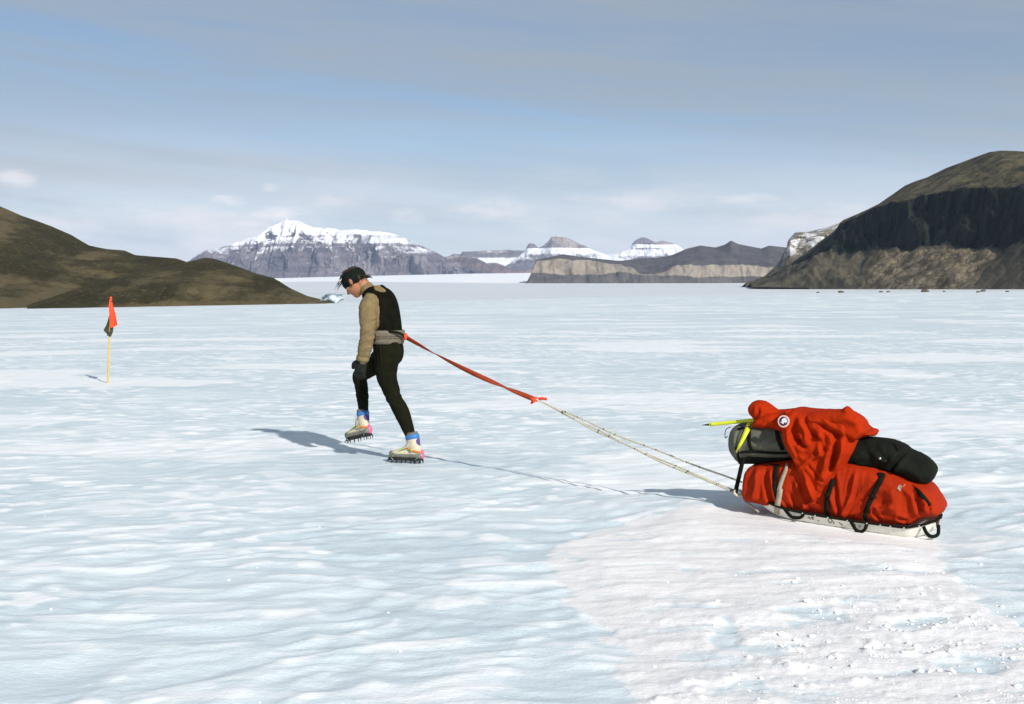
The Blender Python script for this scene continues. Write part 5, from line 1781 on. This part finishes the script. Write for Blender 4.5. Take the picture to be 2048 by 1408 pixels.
# black duffel behind the parka
duf = Pillow([(1690, 884), (1730, 875), (1752, 877), (1778, 880), (1807, 891), (1820, 903), (1838, 909), (1858, 922), (1872, 940), (1870, 952), (1858, 970), (1840, 975), (1820, 971), (1799, 957), (1761, 948), (1695, 940), (1668, 932), (1668, 900)],
             .0, .19, .125, [([(1822, 896), (1800, 912), (1782, 935), (1776, 950)], 5, -.024), ([(1735, 895), (1752, 912), (1768, 925)], 6, .010), ([(1760, 898), (1780, 905), (1790, 918)], 8, .010), ([(1840, 925), (1868, 938)], 4, -.008), ([(1850, 955), (1862, 962)], 5, .010)],
             .013, 9, (1, 1), .4, 25, .009, 2, .5)
db = empty('duffel_bag', S(.3, 0, .24), 'black duffel bag lashed on the rear of the load', 'bag')
duf.build('bag_body', M['black'], db)
obj('snap', *ellipsoid(duf.surf(1760, 917, .003), (SF, SL, SU), (.0085, .005, .0085), 10, 6), M['brightsteel'], db)
obj('snap', *ellipsoid(duf.surf(1771, 922, .003), (SF, SL, SU), (.007, .005, .007), 10, 6), M['steel'], db)
strap_on(duf, [(1792, 888), (1800, 905), (1788, 925), (1774, 940), (1769, 950)], [8, 8, 9, 9, 9], 'bag_strap', M['strap'], db, .006)

# red parka thrown over the top
def calm(pil_c, rad):
    def f(pts, fold):
        d = np.hypot(*(pts - pil_c).T)
        return fold * sstep(rad * .8, rad * 1.8, d)
    return f


pk = empty('parka', S(.85, 0, .45), 'red hooded parka with round chest patch draped over the load', 'parka')
emb = np.array(Sxy(1569, 842.5, .25))
flap = Pillow([(1557, 832), (1566, 824), (1583, 818), (1600, 822), (1640, 824), (1690, 824), (1706, 850), (1704, 884), (1705, 890), (1704, 906), (1694, 924), (1684, 940), (1667, 964), (1648, 988), (1628, 1014), (1621, 1012), (1610, 995), (1600, 970), (1586, 938), (1570, 908), (1560, 888), (1555, 864)],
              .068, .205, .055, [
    ([(1588, 838), (1588, 870), (1600, 890)], 8, -.022), ([(1598, 838), (1612, 862), (1615, 885)], 5, .014), ([(1576, 855), (1580, 890), (1590, 925)], 5, .010), ([(1572, 880), (1583, 905), (1590, 920)], 3.5, -.010),
    ([(1594, 875), (1606, 892), (1612, 895)], 5, -.016), ([(1620, 860), (1640, 880), (1648, 905)], 5, -.014), ([(1640, 862), (1642, 890), (1640, 918)], 6, .014), ([(1672, 866), (1672, 900), (1660, 945)], 7, -.020), ([(1688, 872), (1686, 905), (1668, 950)], 6, .014),
    ([(1595, 940), (1625, 915), (1655, 905)], 5, .008), ([(1615, 930), (1632, 950), (1648, 965)], 4, -.008), ([(1610, 960), (1622, 985), (1628, 1005)], 6, .012), ([(1600, 945), (1612, 975), (1622, 1000)], 4, -.012), ([(1640, 985), (1662, 955), (1690, 920)], 4, -.010), ([(1640, 845), (1660, 862), (1690, 876)], 6, -.016),
    ([(1655, 900), (1652, 930), (1640, 965)], 8, .012)],
              .0095, 11, (1, .7), R(-15), 35, .0065, 1, .9, 1.0, .38, calm(emb, .045))
flap.build('parka_front', M['redcotton'], pk)
back_ = Pillow([(1500, 852), (1507, 830), (1530, 822), (1558, 821), (1583, 818), (1600, 820.5), (1640, 822), (1676, 822), (1700, 826), (1722, 840), (1730, 858), (1749, 862), (1748, 876), (1730, 876), (1705, 890), (1660, 900), (1580, 885), (1554, 862), (1507, 861)],
               -.03, .18, .06, [([(1530, 850), (1545, 838), (1560, 832)], 4, -.010), ([(1520, 858), (1540, 845), (1556, 846)], 5, .008)], .007, 10, (1, 1), .3, 45, .009, 1, .6)
back_.build('parka_back', M['redcotton'], pk)
hood = Pillow([(1491, 820), (1494, 809), (1506, 801), (1522, 801), (1535, 809), (1545, 817), (1556, 823), (1556, 838), (1540, 850), (1520, 858), (1507, 860), (1508, 846), (1500, 836), (1494, 830)], .03, .105, .075,
              [([(1512, 838), (1518, 826), (1516, 815)], 4, -.008), ([(1520, 842), (1535, 832), (1552, 828)], 5, -.010), ([(1506, 830), (1512, 818)], 4, .006), ([(1530, 850), (1545, 838)], 5, .008)], .006, 12, (1, 1), .2, 55, .0075, 2, .6)
hood.build('hood', M['redcotton'], pk)
sleeve = Pillow([(1612, 846), (1606, 832), (1620, 824), (1650, 822.5), (1677, 822), (1686, 815), (1693.5, 811.5), (1702, 819), (1711, 828), (1723, 837), (1728, 848), (1729, 857), (1733, 866), (1720, 876), (1710, 883), (1700, 880), (1688, 876), (1670, 864), (1640, 856), (1618, 852)],
                .205, .072, .05, [([(1612, 848), (1632, 850), (1655, 852)], 4, -.014), ([(1660, 838), (1690, 836), (1720, 842)], 10, .010), ([(1676, 824), (1690, 826)], 4, -.006), ([(1705, 878), (1722, 866)], 5, .005), ([(1650, 846), (1652, 860)], 3, -.006)],
                .004, 10, (.6, 1.4), -.3, 65, .0075, 1, .5)
sleeve.build('sleeve', M['redcotton'], pk)
strap_on(flap, [(1552, 836), (1562, 832), (1574, 826), (1584, 819)], [5, 7, 6, 3], 'storm_flap', M['redcotton'], pk, .010, 6, .008)
# chest patch
pc = flap.surf(1569, 842.5, .006)
e1 = flap.surf(1576, 842.5, .006) - flap.surf(1562, 842.5, .006)
e2 = flap.surf(1569, 849, .006) - flap.surf(1569, 836, .006)
pn = norm(np.cross(e1, e2))
if pn @ (CAMP - pc) < 0:
    pn = -pn
pn = norm(pn * .25 + SL + SU * .1)
pc = pc + pn * .010
pu = norm(-e2 - pn * (-e2 @ pn))
pr = norm(np.cross(pu, pn))
if pr[0] < 0:
    pr = -pr
mpx = np.linalg.norm(pc - CAMP) / F


def disc(poly2, z0, th, name, mat, par):
    v = [pc + pr * a * mpx + pu * b_ * mpx + pn * z0 for a, b_ in poly2]
    v2 = [p + pn * th for p in v]
    n = len(v)
    o = obj(name, v + v2, [tuple(range(n, 2 * n))] + [(i, (i + 1) % n, n + (i + 1) % n, n + i) for i in range(n)], mat, par, False)
    return o


circ = lambda r: [(r * math.cos(2 * math.pi * i / 36), r * math.sin(2 * math.pi * i / 36)) for i in range(36)]
pt = disc(circ(12.0), -.006, .008, 'chest_patch', M['patchring'], pk)
disc(circ(8.8), .002, .0012, 'patch_field', M['patchnavy'], pt)
disc([((a - 815) / 28.17, (620 - b_) / 28.17) for a, b_ in ((735, 520), (800, 465), (900, 425), (985, 480), (1025, 560), (1030, 640), (960, 725), (870, 655), (850, 700), (830, 770), (760, 740), (690, 690), (600, 640), (700, 648), (755, 640), (720, 575))], .0032, .001, 'patch_map', M['patchwhite'], pt)
# ------------------------------------------------------------------ thin blue air
bm = bmesh.new()
bmesh.ops.create_cube(bm, size=1)
for v in bm.verts:
    v.co = Vector((v.co.x * 26000, 5250 + v.co.y * 18500, 0))+ Vector((0, 0, -42 if v.co.z < 0 else 620))
me = bpy.data.meshes.new('haze'); bm.to_mesh(me); bm.free()
m = bpy.data.materials.new('thin_air'); m.use_nodes = True
nt = m.node_tree; nt.nodes.clear()
out = nd(nt, 'OutputMaterial')
pv = nd(nt, 'VolumePrincipled', None, Color=(.55, .70, 1.0, 1), Density=2.8e-5, Anisotropy=0.0)
nt.links.new(pv.outputs[0], out.inputs['Volume'])
me.materials.append(m)
hz = bpy.data.objects.new('haze', me); COL.objects.link(hz)
tag(hz, 'thin bluish air between here and the far mountains', kind='stuff')
